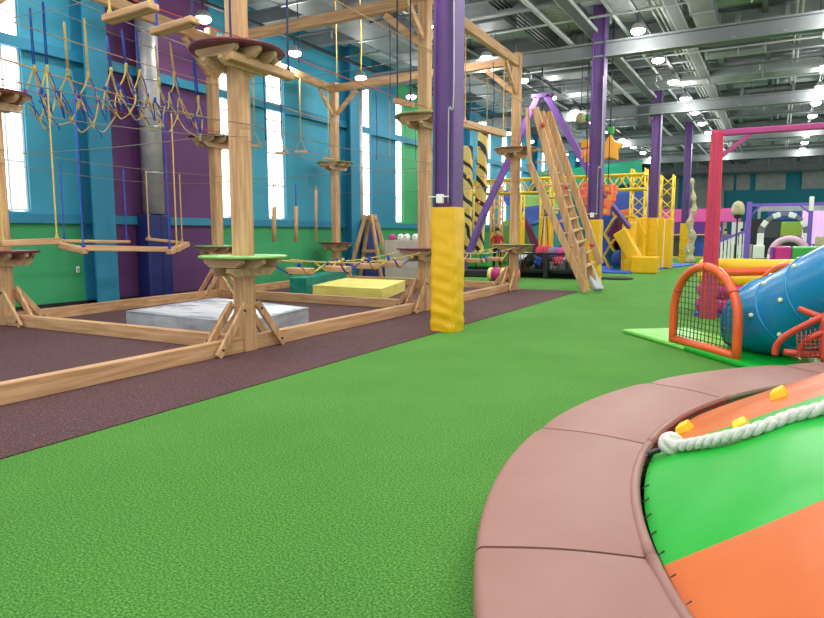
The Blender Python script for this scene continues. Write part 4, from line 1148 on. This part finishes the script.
# coloured canvas tent behind the truss
def canvas():
    y = 30.0
    base = ony(530, 240, y)
    t = T('canvas_dome', 'colourful canvas play dome behind the yellow truss bridge', 'canvas dome', (base.x, y, 0)); L = V((base.x, y, 0))
    def pan(pts, mt, sub=3):
        P = [ony(u, v, yy) - L for u, v, yy in pts]
        def fn(f, g): return (P[0].lerp(P[1], f)).lerp(P[3].lerp(P[2], f), g) + V((0, 0, -.25 * math.sin(PI * f) * math.sin(PI * g)))
        MB().grid(fn, 8, 8).build('canvas_panel', mt, t, sol=.03)
    pan([(497, 189, 29), (530, 196, 30), (528, 208, 29), (506, 204, 28.6)], 'fabric_blue')
    pan([(522, 195, 29), (566, 195, 30.5), (568, 216, 30), (519, 207, 28.6)], 'fabric_green')
    pan([(519, 208, 28.5), (548, 204, 29.5), (550, 219, 29), (529, 226, 28.4)], 'fabric_blue')
    pan([(529, 224, 28.5), (552, 214, 29.3), (562, 248, 29), (541, 252, 28.4)], 'fabric_teal')
    pan([(519, 208, 28.3), (530, 225, 28.2), (552, 269, 28.2), (539, 269, 28.2)], 'fabric_wine')
    pan([(552, 216, 29.4), (572, 214, 30), (582, 266, 29.4), (556, 266, 29)], 'fabric_blue')
    pan([(503, 222, 29.5), (520, 212, 29.5), (537, 266, 29.2), (503, 266, 29.5)], 'fabric_green')
    pan([(536, 172, 32), (642, 160, 33), (642, 184, 33), (538, 190, 32)], 'fabric_emerald')
    pan([(610, 190, 31.5), (648, 186, 31.5), (645, 215, 31), (612, 232, 31)], 'fabric_blue')
    pan([(612, 212, 30.6), (632, 208, 30.6), (634, 236, 30.6), (612, 240, 30.6)], 'fabric_orange')
    pan([(606, 222, 30), (625, 222, 30), (626, 250, 30), (606, 250, 30)], 'fabric_green')
    pan([(548, 196, 33), (604, 196, 33), (604, 250, 33), (560, 268, 33)], 'fabric_teal')
    m = MB()
    for u, y_ in ((560, 29.5), (503, 28), (648, 31.5), (606, 30)):
        p = ony(u, 190, y_) - L; m.tube([V((p.x, p.y, 0)), V((p.x, p.y, 3.6))], .05, 6)
    m.build('pole', 'blue_mat', t)
canvas()
# purple A frame
def aframe():
    y = 21.5
    ap = ony(541, 96, y); t = T('steel_a_frame', 'tall purple steel A frame behind the ladder', 'A frame', (ap.x, y, 0)); L = V((ap.x, y, 0))
    MB().bar(ony(484, 213, y) - L, ony(538, 98, y) - L, .2, .2).build('leg', 'purple_light', t, .01, 1)
    MB().bar(ony(547, 96, y) - L, ony(597, 186, y) - L, .2, .2).build('leg', 'purple_light', t, .01, 1)
    f = ony(597, 186, y); g = ony(629, 227, 25.0)
    MB().bar(f - L, g - L, .15, .15).build('brace', 'purple_light', t, .01, 1)
    MB().bar(ony(484, 213, y) - L, V((ony(478, 213, y).x - L.x - .8, .4, 0)), .2, .2).build('brace', 'purple_light', t, .01, 1)
    MB().bar(ony(532, 97, y) - L, ony(553, 95, y) - L, .2, .14).build('ridge', 'purple', t, .01, 1)
    MB().tube([ony(543, 92, y) - L, V((0, 0, RZ))], .025, 6).build('hanger', 'dark_steel', t)
aframe()
# hanging clusters of coral foam cubes around the second column
def crates(label, spots):
    c = ony(*spots[0][:3]); L = V((c.x, c.y, c.z))
    t = T('foam_cube_cluster', label, 'decoration', L, 0, 'foam cube clusters around the second column')
    for i, (u, v, y, mt) in enumerate(spots):
        p = ony(u, v, y) - L; s_ = .115 + .02 * (i % 2)
        o = MB().box((0, 0, 0), (2 * s_, 2 * s_, 2 * s_), .25 * (i % 3)).build('cube', mt, t, .02, 2); o.location = p
        MB().box((0, -s_ - .002, 0), (s_ * .9, .02, s_ * .9), .25 * (i % 3)).build('dimple', 'coral_deep' if mt == 'coral' else 'amber', o)
    MB().tube([V((0, 0, .1)), V((0, 0, RZ - L.z))], .012, 5).build('cord', 'dark_steel', t)
crates('cluster of pale coral foam cubes hanging left of second purple column', [(586, 186, 18.7, 'coral'), (583, 193, 18.6, 'coral'), (590, 191, 18.8, 'coral'), (584, 201, 18.5, 'coral'), (590, 199, 18.7, 'coral'), (587, 209, 18.6, 'coral'), (591, 207, 18.8, 'coral')])
crates('cluster of deep orange foam cubes hanging right of second purple column', [(608, 189, 18.7, 'coral_deep'), (611, 197, 18.8, 'coral_deep'), (607, 203, 18.7, 'coral_deep'), (612, 190, 19.2, 'coral_deep'), (606, 211, 18.7, 'coral_deep')])
crates('upper cluster of amber and coral foam cubes left of second purple column', [(586, 144, 19.2, 'amber'), (590, 149, 19.3, 'amber'), (586, 154, 19.2, 'coral'), (590, 158, 19.1, 'amber')])
p = ony(610, 149, 19.6)
t = T('star_sign', 'amber star shape hanging right of the second purple column', 'decoration', p)
m = MB(); m.prism([((.42 if k % 2 == 0 else .24) * math.sin(k * PI / 5), (.42 if k % 2 == 0 else .24) * math.cos(k * PI / 5)) for k in range(10)], 'y', -.07, .07); m.build('star_body', 'amber', t, .03, 2)
MB().box((0, 0, .52), (.2, .1, .22)).build('leaf', 'inf_green', t, .02, 1); MB().tube([(0, 0, .6), (0, 0, RZ - p.z)], .01, 5).build('cord', 'dark_steel', t)
p = ony(581, 118, 19.6)
t = T('hanging_fruit', 'round striped decoration with green leaf hanging left of second column', 'decoration', p)
MB().ball((0, 0, 0), .16, 8).build('globe', 'cream', t); MB().box((.25, 0, .0), (.26, .1, .16)).build('leaf', 'inf_green', t, .03, 2); MB().tube([(0, 0, .1), (0, 0, RZ - p.z)], .01, 5).build('cord', 'dark_steel', t)

# foam pit with black net fence
def pit():
    a, b = onz(485, 280), onz(578, 279)
    y = 20.6
    a = ony(518, 270, y); b = ony(580, 270, y)
    t = T('pit_fence', 'black mesh fence on legs around the foam pit behind the ladder', 'fence', ((a.x + b.x) / 2 - 1, y, 0)); L = V(((a.x + b.x) / 2 - 1, y, 0))
    x0, x1 = a.x - L.x - .35, b.x - L.x + .2
    MB().b2((x0, -.03, .78), (x1, .03, .84)).build('rail', 'black', t); MB().b2((x0, -.03, .27), (x1, .03, .31)).build('rail', 'black', t)
    n = MB()
    k = x0
    while k < x1:
        n.tube([(k, 0, .28), (k + .18, 0, .82)], .007, 4); n.tube([(k + .18, 0, .28), (k, 0, .82)], .007, 4); k += .10
    n.build('net', 'black', t)
    for x in (x0 + .1, (x0 + x1) / 2, x1 - .1): MB().b2((x - .07, -.07, 0), (x + .07, .07, .82)).build('post', 'black', t)
    cols = ['cloth_grey', 'white', 'black', 'red_pad', 'cloth_grey', 'board_grey', 'black', 'blue_mat', 'white', 'cloth_grey', 'coral', 'white', 'black_rough', 'grey_light']
    nm = {'cloth_grey': 'grey', 'white': 'white', 'black': 'black', 'red_pad': 'red', 'board_grey': 'beige', 'blue_mat': 'blue', 'coral': 'coral', 'black_rough': 'charcoal', 'grey_light': 'pale grey'}
    for i in range(34):
        x = x0 + .2 + (x1 - x0 - .4) * ((i * 7) % 34) / 34; yy = .35 + (i % 3) * .3; z = .41 + .22 * ((i // 3) % 3) * .6
        mt = cols[i % len(cols)]
        r = .17
        o = MB().box((0, 0, 0), (.32, .28, .26), Matrix.Rotation(i * 1.3, 3, 'Z') @ Matrix.Rotation(i * .7, 3, 'X')).build('foam_cube', mt, None, .05, 2)
        o.location = L + V((x, yy, z))
        tag(o, '%s foam cube piled in the pit behind the black mesh fence' % nm[mt], 'foam cube', 'foam cubes in the pit')
    o = MB().b2((x0, .15, .16), (x1, 1.3, .27)).b2((x0 + .2, .5, 0), (x1 - .2, 1.1, .17)).build('foam_pit', 'black_rough', None, .02, 1, loc=L); o.location = L
    # rebuilt in place: the base sits on the floor under the cubes
    tag(o, 'black foam pit base on the turf under the piled cubes', 'foam pit')
    o.location = L; 
    for vtx in o.data.vertices: vtx.co += L
    p = ony(556, 254, 21.0)
    for i, (u, mt) in enumerate(((553, 'cloth_grey'), (557, 'inf_purple'), (562, 'magenta'))):
        p = ony(u, 253, 21.3)
        o = MB().ball((0, 0, 0), .19, 8).build('ball', mt); o.location = p
        tag(o, '%s ball lying on the foam pit left of the ladder' % ['grey', 'purple', 'magenta'][i], 'ball', 'balls on the foam pit')
pit()
# blue mat with hexagon frames and yellow blocks
pts = [onz(604, 277), onz(660, 277), onz(690, 258), onz(640, 256)]
a = onz(606, 276); 
slab('landing_mat', 'flat blue mat under the yellow hexagon frames', [V((-7.2, 24.6, 0)), V((-4.75, 24.6, 0)), V((-3.3, 33.5, 0)), V((-8.2, 33.5, 0))], .06, 'blue_mat')
o = MB().lathe([(.5, 0), (.55, .02), (.5, .05), (.42, .06)], n=24).build('rubber_ring', 'black_rough'); o.location = onz(616, 279); tag(o, 'flat black rubber disc on the turf before the blue mat', 'disc')
def hexframe(u, v, y, s, label, fill=None, mt='yellow'):
    p = ony(u, v, y); t = T('hexagon_frame', label, 'hexagon frame', p, 0, 'yellow hexagon climbing frames')
    P = [V((s * math.cos(PI / 3 * k), 0, s * math.sin(PI / 3 * k) )) for k in range(6)]
    m = MB()
    for k in range(6): m.bar(P[k], P[(k + 1) % 6], .3, .06, up=(0, 1, 0) if False else (P[k] + P[(k + 1) % 6]))
    m.build('frame', mt, t, .01, 1)
    if fill:
        MB().prism([(q.x * .9, q.z * .9) for q in P], 'y', .2, .24).build('back_panel', fill, t)
zc = .75
for i, (u, v, f, lb) in enumerate(((625, 234, 'fabric_wine', 'upper yellow hexagon frame left of the padded towers'), (624, 257, 'fabric_teal', 'lower yellow hexagon frame left of the padded towers'), (677, 246, 'grey_dark', 'yellow hexagon frame between the third and fourth columns'), (698, 246, 'blue_mat', 'yellow hexagon frame just left of the red post'))):
    y = 27.0 if i < 2 else 38.0
    hexframe(u, v, y, .8 if i < 2 else .7, lb, f)
t = T('foam_block', 'leaning yellow padded block of the tower cluster', 'foam block', onz(633, 272))
MB().bar((.1, 0, .45), (-.55, 0, 1.55), .5, .5).build('block_body', 'yellow_pad', t, .05, 3)
MB().b2((-.3, -.25, 0), (.35, .25, .5)).build('base', 'yellow_pad', t, .05, 3)
p = onz(644, 273)
t = T('foam_block', 'low yellow padded box on the turf before the third column', 'foam block', p)
MB().b2((-.45, -.3, 0), (.5, .3, .62)).build('block_body', 'yellow_pad', t, .05, 3); MB().b2((-.45, -.31, .3), (.5, -.295, .32)).build('seam', 'yellow', t)
p = ony(629, 250, 26.4)
t = T('foam_block', 'upright yellow padded slab left of the leaning block', 'foam block', (p.x, 26.4, 0))
MB().b2((-.25, -.25, 0), (.25, .25, 1.9)).build('block_body', 'yellow_pad', t, .05, 3); MB().b2((-.26, -.26, .9), (.26, .26, .93)).build('seam', 'yellow', t)
# blue climbing tower pieces behind second column
p = ony(610, 240, 27)
t = T('punch_bag', 'dark blue teardrop bag hanging in the hexagon frames', 'punch bag', ony(618, 258, 26.8))
MB().ball((0, 0, 0), .25, 8, (1, 1, 1.3)).build('bag', 'fabric_blue', t); MB().tube([(0, 0, .3), (0, 0, 1.5)], .02, 5).build('cord', 'black', t)
t = T('peg_wall', 'blue pegged climbing wall right of the second yellow pad', 'climbing wall', (ony(606, 250, 29.5).x, 29.5, .06))
MB().b2((-.35, -.1, 0), (.45, .1, 2.2)).build('panel', 'fabric_blue', t, .02, 1)
for k in range(8): MB().ball((-.25 + .2 * (k % 4), -.1, .4 + .8 * (k // 4) + .2 * (k % 2)), .06, 6).build('peg', 'aqua' if k % 3 == 0 else 'blue_mat', t)
# far pink band board and purple wall pieces
a, b = ony(618, 218, 47), ony(741, 218, 47)
o = MB().b2((a.x, 47.0, 2.251), (b.x, 47.2, 3.1)).build('fascia_board', 'pink', None, .01, 1); tag(o, 'long pink fascia board across the far end of the hall', 'board')
a, b = ony(619, 240, 47), ony(722, 240, 47)
o = MB().b2((a.x, 47, 0), (b.x, 47.2, 2.25)).build('partition', 'far_purple', None, .01, 1); tag(o, 'purple partition wall under the pink fascia board', 'partition')
a, b = ony(484, 240, 33), ony(510, 240, 33)
o = MB().b2((a.x, 33, 0), (b.x, 33.15, 2.0)).build('partition', 'far_purple', None, .01, 1); tag(o, 'purple low partition behind the person in red', 'partition')
# giraffe-like stacked cream stones by the fourth column
p = ony(692, 230, 35.5)
t = T('climbing_rock', 'tall cream climbing rock right of the fourth purple column', 'climbing rock', (p.x, 35.5, 0))
m = MB()
m.tube(spline([(0, 0, 0), (-.08, 0, .6), (.02, 0, 1.3), (-.12, 0, 2.0), (.06, 0, 2.7), (-.02, 0, 3.4), (-.12, 0, 4.2)], 4), [.24 - .0075 * k + .05 * math.sin(k * 1.7) for k in range(25)], 9)
m.build('rock_body', 'cream', t)
for k in range(6): MB().ball((-.08 + .03 * k, -.24 + .02 * k, .6 + .5 * k), .05, 6).build('climbing_hold', 'coral' if k % 2 else 'lemon', t)

# purple and white picket fence, frame, lantern
def fence():
    a, b = V((ony(713, 240, 36).x, 36, 0)), V((ony(746, 240, 36).x, 36, 0))
    t = T('picket_fence', 'purple rail fence with white pickets behind the red post', 'fence', a); d = (b - a).normalized(); n = 9
    L = (b - a).length
    MB().bar(V((0, 0, .95)), b - a + V((0, 0, 1.62)), .1, .12).build('rail', 'violet_paint', t); MB().bar(V((0, 0, .15)), b - a + V((0, 0, .15)), .08, .1).build('rail', 'violet_paint', t)
    for k in range(n):
        p = d * (L * (k + .5) / n); MB().b2((p.x - .055, p.y - .03, .1), (p.x + .055, p.y + .03, .9 + .67 * (k + .5) / n)).build('picket', 'white', t)
    for q in (V((0, 0, 0)), b - a): MB().b2((q.x - .08, q.y - .08, 0), (q.x + .08, q.y + .08, 1.0 if q.x == 0 else 1.7)).build('post', 'violet_paint', t)
fence()
p = ony(747.5, 240, 38.2)
t = T('violet_frame', 'violet steel frame with crossbar over the play arch at far right', 'frame', (p.x, 38.2, 0))
MB().b2((-.12, -.12, 0), (.12, .12, 3.1)).build('post', 'violet_paint', t); MB().b2((0, -.07, 2.85), (9, .07, 3.0)).build('crossbar', 'violet_paint', t)
q = ony(809, 240, 38.2).x - p.x
MB().b2((q - .1, -.1, 0), (q + .1, .1, 3.25)).build('post', 'violet_paint', t); MB().b2((q - .1, -.12, 2.6), (q + .1, .12, 3.3)).build('post_cap', 'white', t)
MB().bar((q - .5, 0, 2.88), (q - .05, 0, 2.5), .06, .08).build('knee_brace', 'violet_paint', t); MB().bar((.1, 0, 2.4), (.5, 0, 2.88), .06, .08).build('knee_brace', 'violet_paint', t)
p = ony(738, 209, 33)
t = T('lantern', 'cream beehive shaped lantern on a stand above the white pickets', 'lantern', (p.x, 33, 0))
MB().lathe([(.22, p.z - .26), (.27, p.z - .22), (.28, p.z - .05), (.25, p.z + .14), (.17, p.z + .29), (.04, p.z + .36)], n=16).build('lantern_shade', 'cream', t)
MB().lathe([(.12, p.z - .42), (.17, p.z - .34), (.14, p.z - .26)], n=14).build('collar', 'dark_steel', t)
MB().tube([(0, 0, 0), (0, 0, p.z - .36)], .04, 8).build('pole', 'dark_steel', t)
p = ony(715.5, 226, 40)
t = T('dome_figure', 'aqua domed purple booth behind the red post', 'booth', (p.x, 40, 0))
MB().b2((-.3, -.25, 0), (.3, .25, 1.65)).build('booth_body', 'far_purple', t, .05, 2); MB().ball((0, 0, 1.7), .3, 8, (1, 1, .9)).build('dome', 'aqua', t)
for i, (u0, u1, mt, lb) in enumerate(((731, 742, 'white', 'white door panel behind the picket fence'), (744, 757, 'grey_light', 'pale grey door panel right of the violet post'), (719, 726, 'cream', 'narrow beige door panel behind the red post'))):
    a, b = ony(u0, 240, 52), ony(u1, 240, 52)
    t = T('door_panel', lb, 'door', ((a.x + b.x) / 2, 52, 0)); w = (b.x - a.x) / 2
    MB().b2((-w, 0, 0), (w, .08, 2.3)).build('leaf', mt, t); MB().b2((w - .15, -.05, 1.0), (w - .1, 0, 1.2)).build('handle', 'dark_steel', t)
# play arch machine at far right
def arch():
    y = 44
    c = ony(782, 255, y); x0 = ony(760, 250, y).x - c.x; x1 = ony(806, 250, y).x - c.x; zt = ony(782, 214, y).z
    t = T('archway', 'white and black jointed archway at the far right end', 'archway', (c.x, y, 0))
    n = 9; P = []
    for i in range(n + 1):
        a = PI - PI * i / n; P.append(V(((x1 - x0) / 2 * math.cos(a) * 1.0, 0, 1.5 + (zt - 1.5) * math.sin(a))))
    P = [V((P[0].x, 0, 0.05)), V((P[0].x, 0, .8))] + P + [V((P[-1].x, 0, .8)), V((P[-1].x, 0, .05))]
    for i in range(len(P) - 1):
        MB().bar(P[i], P[i + 1], .36, .3 if i % 2 else .24).build('segment', 'white' if i % 2 else 'cloth_grey', t, .03, 1)
    MB().b2((P[0].x - .35, -.4, 0), (P[0].x + .25, .4, .8)).build('foot', 'white', t, .05, 1); MB().b2((P[-1].x - .25, -.4, 0), (P[-1].x + .35, .4, .8)).build('foot', 'white', t, .05, 1)
    t2 = T('game_booth', 'green fronted game booth seen through the archway', 'booth', (c.x, y + 2.5, 0))
    MB().b2((-.15, 0, 1.3), (1.0, .6, 2.2)).build('panel', 'olive_green', t2, .03, 1); MB().b2((-1.1, .05, 1.2), (-.15, .6, 2.3)).build('side_screen', 'grille', t2, .03, 1); MB().b2((-.9, 0, 2.3), (.9, .6, 2.85)).build('header', 'fabric_blue', t2, .03, 1); MB().b2((-1.1, .1, 0), (1.1, .7, 1.2)).build('base', 'black', t2)
    MB().b2((-1.9, 0, 0), (-1.15, .5, 2.4)).build('side_panel', 'black', t2, .03, 1)
arch()
a, b = ony(802, 222, 50), ony(830, 222, 50)
t = T('light_screen', 'glowing pink screen at the far right end', 'screen', ((a.x + b.x) / 2, 50, 0)); w = (b.x - a.x) / 2
MB().b2((-w, 0, .8), (w, .1, 3.1)).build('screen', 'screen_pink', t); MB().b2((-w - .1, .05, .0), (w + .1, .15, 3.2)).build('surround', 'violet_paint', t)
a, b = ony(757, 213, 47), ony(830, 213, 47)
t = T('fascia_board', 'grey fascia beam on posts above the archway at far right', 'board', (a.x, 48, 0)); MB().b2((0, -.1, 2.9), (b.x - a.x, .1, 3.3)).build('beam', 'grey_light', t)
for q in (.1, b.x - a.x - .1): MB().b2((q - .08, -.08, 0), (q + .08, .08, 2.9)).build('post', 'grey_light', t)
p = ony(821, 240, 33)
t = T('equipment_box', 'olive padded box at right edge before the pink screen', 'box', (p.x + .3, 33, 0)); MB().b2((-.5, -.4, 0), (.6, .4, 1.35)).build('box_body', 'cream', t, .05, 2); MB().b2((-.52, -.42, .9), (.62, .42, .95)).build('seam', 'deck_olive', t)
# green and magenta inflatable cylinder with pink ring
y = 24.0
a, b = ony(770, 252, y), ony(835, 250, y)
zc = .62
t = T('inflatable_wall', 'green and magenta inflatable wall beyond the bouncy arena', 'inflatable', (a.x, y, 0))
r = .5
for x0, x1, mt in ((0, .12, 'inf_purple'), (.12, .6, 'magenta'), (.6, b.x - a.x + 1, 'inf_green')):
    m = MB(); m.b2((x0, -r, .1), (x1, r, 1.06)); m.build('section', mt, t, .06, 3)
m = MB(); 
t = T('inflatable_arch', 'pale pink inflatable arch behind the green inflatable wall', 'inflatable', (ony(789, 250, 27).x, 27, 0))
rr = .56; m.tube([V((rr * math.cos(PI * i / 14), 0, .72 + rr * math.sin(PI * i / 14))) for i in range(15)], .12, 10); m.build('arch_tube', 'pale_pink', t)
m = MB(); m.tube([V((rr, 0, 0)), V((rr, 0, .72))], .12, 10); m.build('leg', 'pale_pink', t); MB().tube([V((-rr, 0, 0)), V((-rr, 0, .72))], .12, 10).build('leg', 'pale_pink', t)

# ================================================================== PEOPLE
def body(name, label, loc, rz, J, E_, R_, mats, extras=(), group=None):
    me = bpy.data.meshes.new('body'); keys = list(J)
    me.from_pydata([J[k] for k in keys], [(keys.index(a), keys.index(b)) for a, b in E_], [])
    o = bpy.data.objects.new(name, me); COL.objects.link(o)
    sk = o.modifiers.new('skin', 'SKIN'); sk.use_smooth_shade = True
    for k, d in zip(keys, me.skin_vertices[0].data): d.radius = R_[k]; d.use_root = (k == 'pelvis')
    ss = o.modifiers.new('sub', 'SUBSURF'); ss.levels = 2; ss.render_levels = 2
    bpy.context.view_layer.update()
    dg = bpy.context.evaluated_depsgraph_get()
    ev = bpy.data.meshes.new_from_object(o.evaluated_get(dg))
    o.modifiers.clear(); o.data = ev
    ev.materials.clear()
    for q in mats[0]: ev.materials.append(M[q])
    for p in ev.polygons:
        p.use_smooth = True; p.material_index = mats[1](p.center)
    o.location = loc; o.rotation_euler = (0, 0, rz)
    tag(o, label, 'person', group)
    return o
def stand(name, label, loc, rz, mats):
    J = {'pelvis': (0, 0, .92), 'waist': (0, 0, 1.05), 'chest': (0, 0, 1.28), 'neck': (0, 0, 1.43), 'head0': (0, -.01, 1.50), 'head': (0, -.01, 1.60)}
    R_ = {'pelvis': (.15, .11), 'waist': (.125, .095), 'chest': (.15, .105), 'neck': (.055, .055), 'head0': (.075, .085), 'head': (.08, .095)}
    E_ = [('pelvis', 'waist'), ('waist', 'chest'), ('chest', 'neck'), ('neck', 'head0'), ('head0', 'head')]
    for s, n in ((-1, 'l'), (1, 'r')):
        J['sh' + n] = (s * .18, 0, 1.36); J['el' + n] = (s * .25, -.02, 1.10); J['wr' + n] = (s * .20, -.18, .98); J['ha' + n] = (s * .17, -.26, .96)
        J['hip' + n] = (s * .09, 0, .86); J['kn' + n] = (s * .12, -.01, .48); J['an' + n] = (s * .13, .02, .09); J['to' + n] = (s * .15, -.14, .04)
        R_.update({'sh' + n: (.06, .06), 'el' + n: (.045, .045), 'wr' + n: (.032, .032), 'ha' + n: (.035, .025), 'hip' + n: (.095, .1), 'kn' + n: (.062, .065), 'an' + n: (.045, .045), 'to' + n: (.04, .035)})
        E_ += [('chest', 'sh' + n), ('sh' + n, 'el' + n), ('el' + n, 'wr' + n), ('wr' + n, 'ha' + n), ('pelvis', 'hip' + n), ('hip' + n, 'kn' + n), ('kn' + n, 'an' + n), ('an' + n, 'to' + n)]
    o = body(name, label, loc, rz, J, E_, R_, mats)
    MB().ball((0, .012, 1.63), .098, 8, (.92, 1, 1.0)).ball((0, .06, 1.56), .07, 6).build('hair', 'hair', o)
    m = MB()
    for s in (-1, 1):
        for k in range(4): m.tube([(s * (.15 + .012 * k), -.28, .955), (s * (.145 + .012 * k), -.335 + .006 * abs(k - 1), .945), (s * (.14 + .012 * k), -.345, .925)], .008, 5)
        m.tube([(s * .145, -.25, .96), (s * .12, -.285, .965), (s * .115, -.305, .955)], .009, 5)
    m.build('fingers', 'skin', o)
    m = MB(); m.ball((0, -.112, 1.575), .014, 5)
    m.build('nose', 'skin', o)
    m = MB(); m.ball((-.033, -.098, 1.6), .012, 5); m.ball((.033, -.098, 1.6), .012, 5); m.build('eyes', 'hair', o)
    return o
pp = onz(497, 268.5)
def colr(c): return 1 if c.z < .95 else (0 if c.z < 1.42 and not (abs(c.x) > .12 and c.z < 1.0) else 2)
stand('person', 'person standing in a red top and black trousers behind the timber tower', (pp.x, pp.y, 0), math.radians(25), (['shirt_red', 'cloth_black', 'skin'], lambda c: 2 if (c.z > 1.44 or (c.y < -.15 and .85 < c.z < 1.0)) else (0 if c.z > .93 else 1)))
def sit(name, label, loc, rz, top):
    J = {'pelvis': (0, 0, .5), 'waist': (0, 0, .64), 'chest': (0, -.02, .87), 'neck': (0, -.03, 1.02), 'head0': (0, -.05, 1.09), 'head': (0, -.05, 1.19)}
    R_ = {'pelvis': (.16, .12), 'waist': (.13, .1), 'chest': (.15, .105), 'neck': (.055, .055), 'head0': (.075, .085), 'head': (.08, .095)}
    E_ = [('pelvis', 'waist'), ('waist', 'chest'), ('chest', 'neck'), ('neck', 'head0'), ('head0', 'head')]
    for s, n in ((-1, 'l'), (1, 'r')):
        J['sh' + n] = (s * .18, -.02, .95); J['el' + n] = (s * .24, -.08, .7); J['wr' + n] = (s * .16, -.3, .66); J['ha' + n] = (s * .13, -.37, .66)
        J['hip' + n] = (s * .1, -.06, .5); J['kn' + n] = (s * .13, -.46, .5); J['an' + n] = (s * .13, -.44, .09); J['to' + n] = (s * .14, -.58, .04)
        R_.update({'sh' + n: (.06, .06), 'el' + n: (.045, .045), 'wr' + n: (.032, .032), 'ha' + n: (.035, .025), 'hip' + n: (.09, .09), 'kn' + n: (.062, .065), 'an' + n: (.045, .045), 'to' + n: (.04, .035)})
        E_ += [('chest', 'sh' + n), ('sh' + n, 'el' + n), ('el' + n, 'wr' + n), ('wr' + n, 'ha' + n), ('pelvis', 'hip' + n), ('hip' + n, 'kn' + n), ('kn' + n, 'an' + n), ('an' + n, 'to' + n)]
    o = body(name, label, loc, rz, J, E_, R_, ([top, 'cloth_black', 'skin'], lambda c: 2 if c.z > 1.03 else (0 if c.z > .6 else 1)))
    MB().ball((0, -.03, 1.22), .098, 8, (.92, 1, 1.0)).build('hair', 'hair', o)
    return o
for i, (u, y, top, lb) in enumerate(((725, 42.0, 'cloth_grey', 'person in a grey top sitting behind the picket fence'), (741, 41.5, 'cloth_black', 'person in dark clothes sitting behind the tall end of the fence'))):
    p = ony(u, 245, y)
    sit('person', lb, (p.x, y, 0.45), math.radians(10), top)
    b = T('bench', 'low beige bench under the %s sitting person' % ('grey dressed' if i == 0 else 'dark dressed'), 'bench', (p.x, y + .05, 0))
    MB().b2((-.6, -.2, .8), (.6, .25, .86)).build('seat', 'cream', b, .01, 1)
    for s in (-.5, .5): MB().b2((s - .05, -.2, 0), (s + .05, .25, .8)).build('leg', 'cream', b)

# ================================================================== LIGHT, CAMERA, VIEW
def area(name, loc, size, sy, power, rot=(0, 0, 0), col=(1, 1, 1)):
    l = bpy.data.lights.new(name, 'AREA'); l.shape = 'RECTANGLE'; l.size = size; l.size_y = sy; l.energy = power; l.color = col
    o = bpy.data.objects.new(name, l); COL.objects.link(o); o.location = loc; o.rotation_euler = rot
    return o
for x, y0, where in ROWS:
    for k in range(0, 16):
        l = bpy.data.lights.new('lamp_light', 'SPOT'); l.energy = 160 if x > -11 else 64; l.spot_size = math.radians(165); l.spot_blend = 1.0; l.shadow_soft_size = 0.14; l.color = (1, .985, .95)
        o = bpy.data.objects.new('lamp_light', l); COL.objects.link(o); o.location = (x, y0 + 3.13 * k, 6.33 - (.3 if x < -11 else 0))
        l = bpy.data.lights.new('ceiling_fill', 'POINT'); l.energy = 50 if x > -11 else 18; l.shadow_soft_size = 0.2; l.color = (1, .985, .95)  # extra point light at each lamp, added to brighten the ceiling
        o = bpy.data.objects.new('ceiling_fill', l); COL.objects.link(o); o.location = (x, y0 + 3.13 * k, 6.28 - (.3 if x < -11 else 0))
w = bpy.data.worlds.new('World'); SC.world = w; w.use_nodes = True
bg = w.node_tree.nodes['Background']; bg.inputs['Color'].default_value = (0.93, 0.97, 1.0, 1); bg.inputs['Strength'].default_value = 0.9

cd = bpy.data.cameras.new('Camera'); cam = bpy.data.objects.new('Camera', cd); COL.objects.link(cam)
cd.sensor_width = 36; cd.sensor_fit = 'HORIZONTAL'; cd.lens = CF / 824 * 36; cd.clip_end = 200; cd.clip_start = .05
mw = Matrix((_R, _U, -_FW)).transposed().to_4x4(); mw.translation = V((0, 0, CH))
cam.matrix_world = mw
SC.camera = cam
SC.view_settings.view_transform = 'Standard'; SC.view_settings.look = 'None'; SC.view_settings.gamma = 1.0
SC.view_settings.use_curve_mapping = False
SC.view_settings.exposure = 0.55
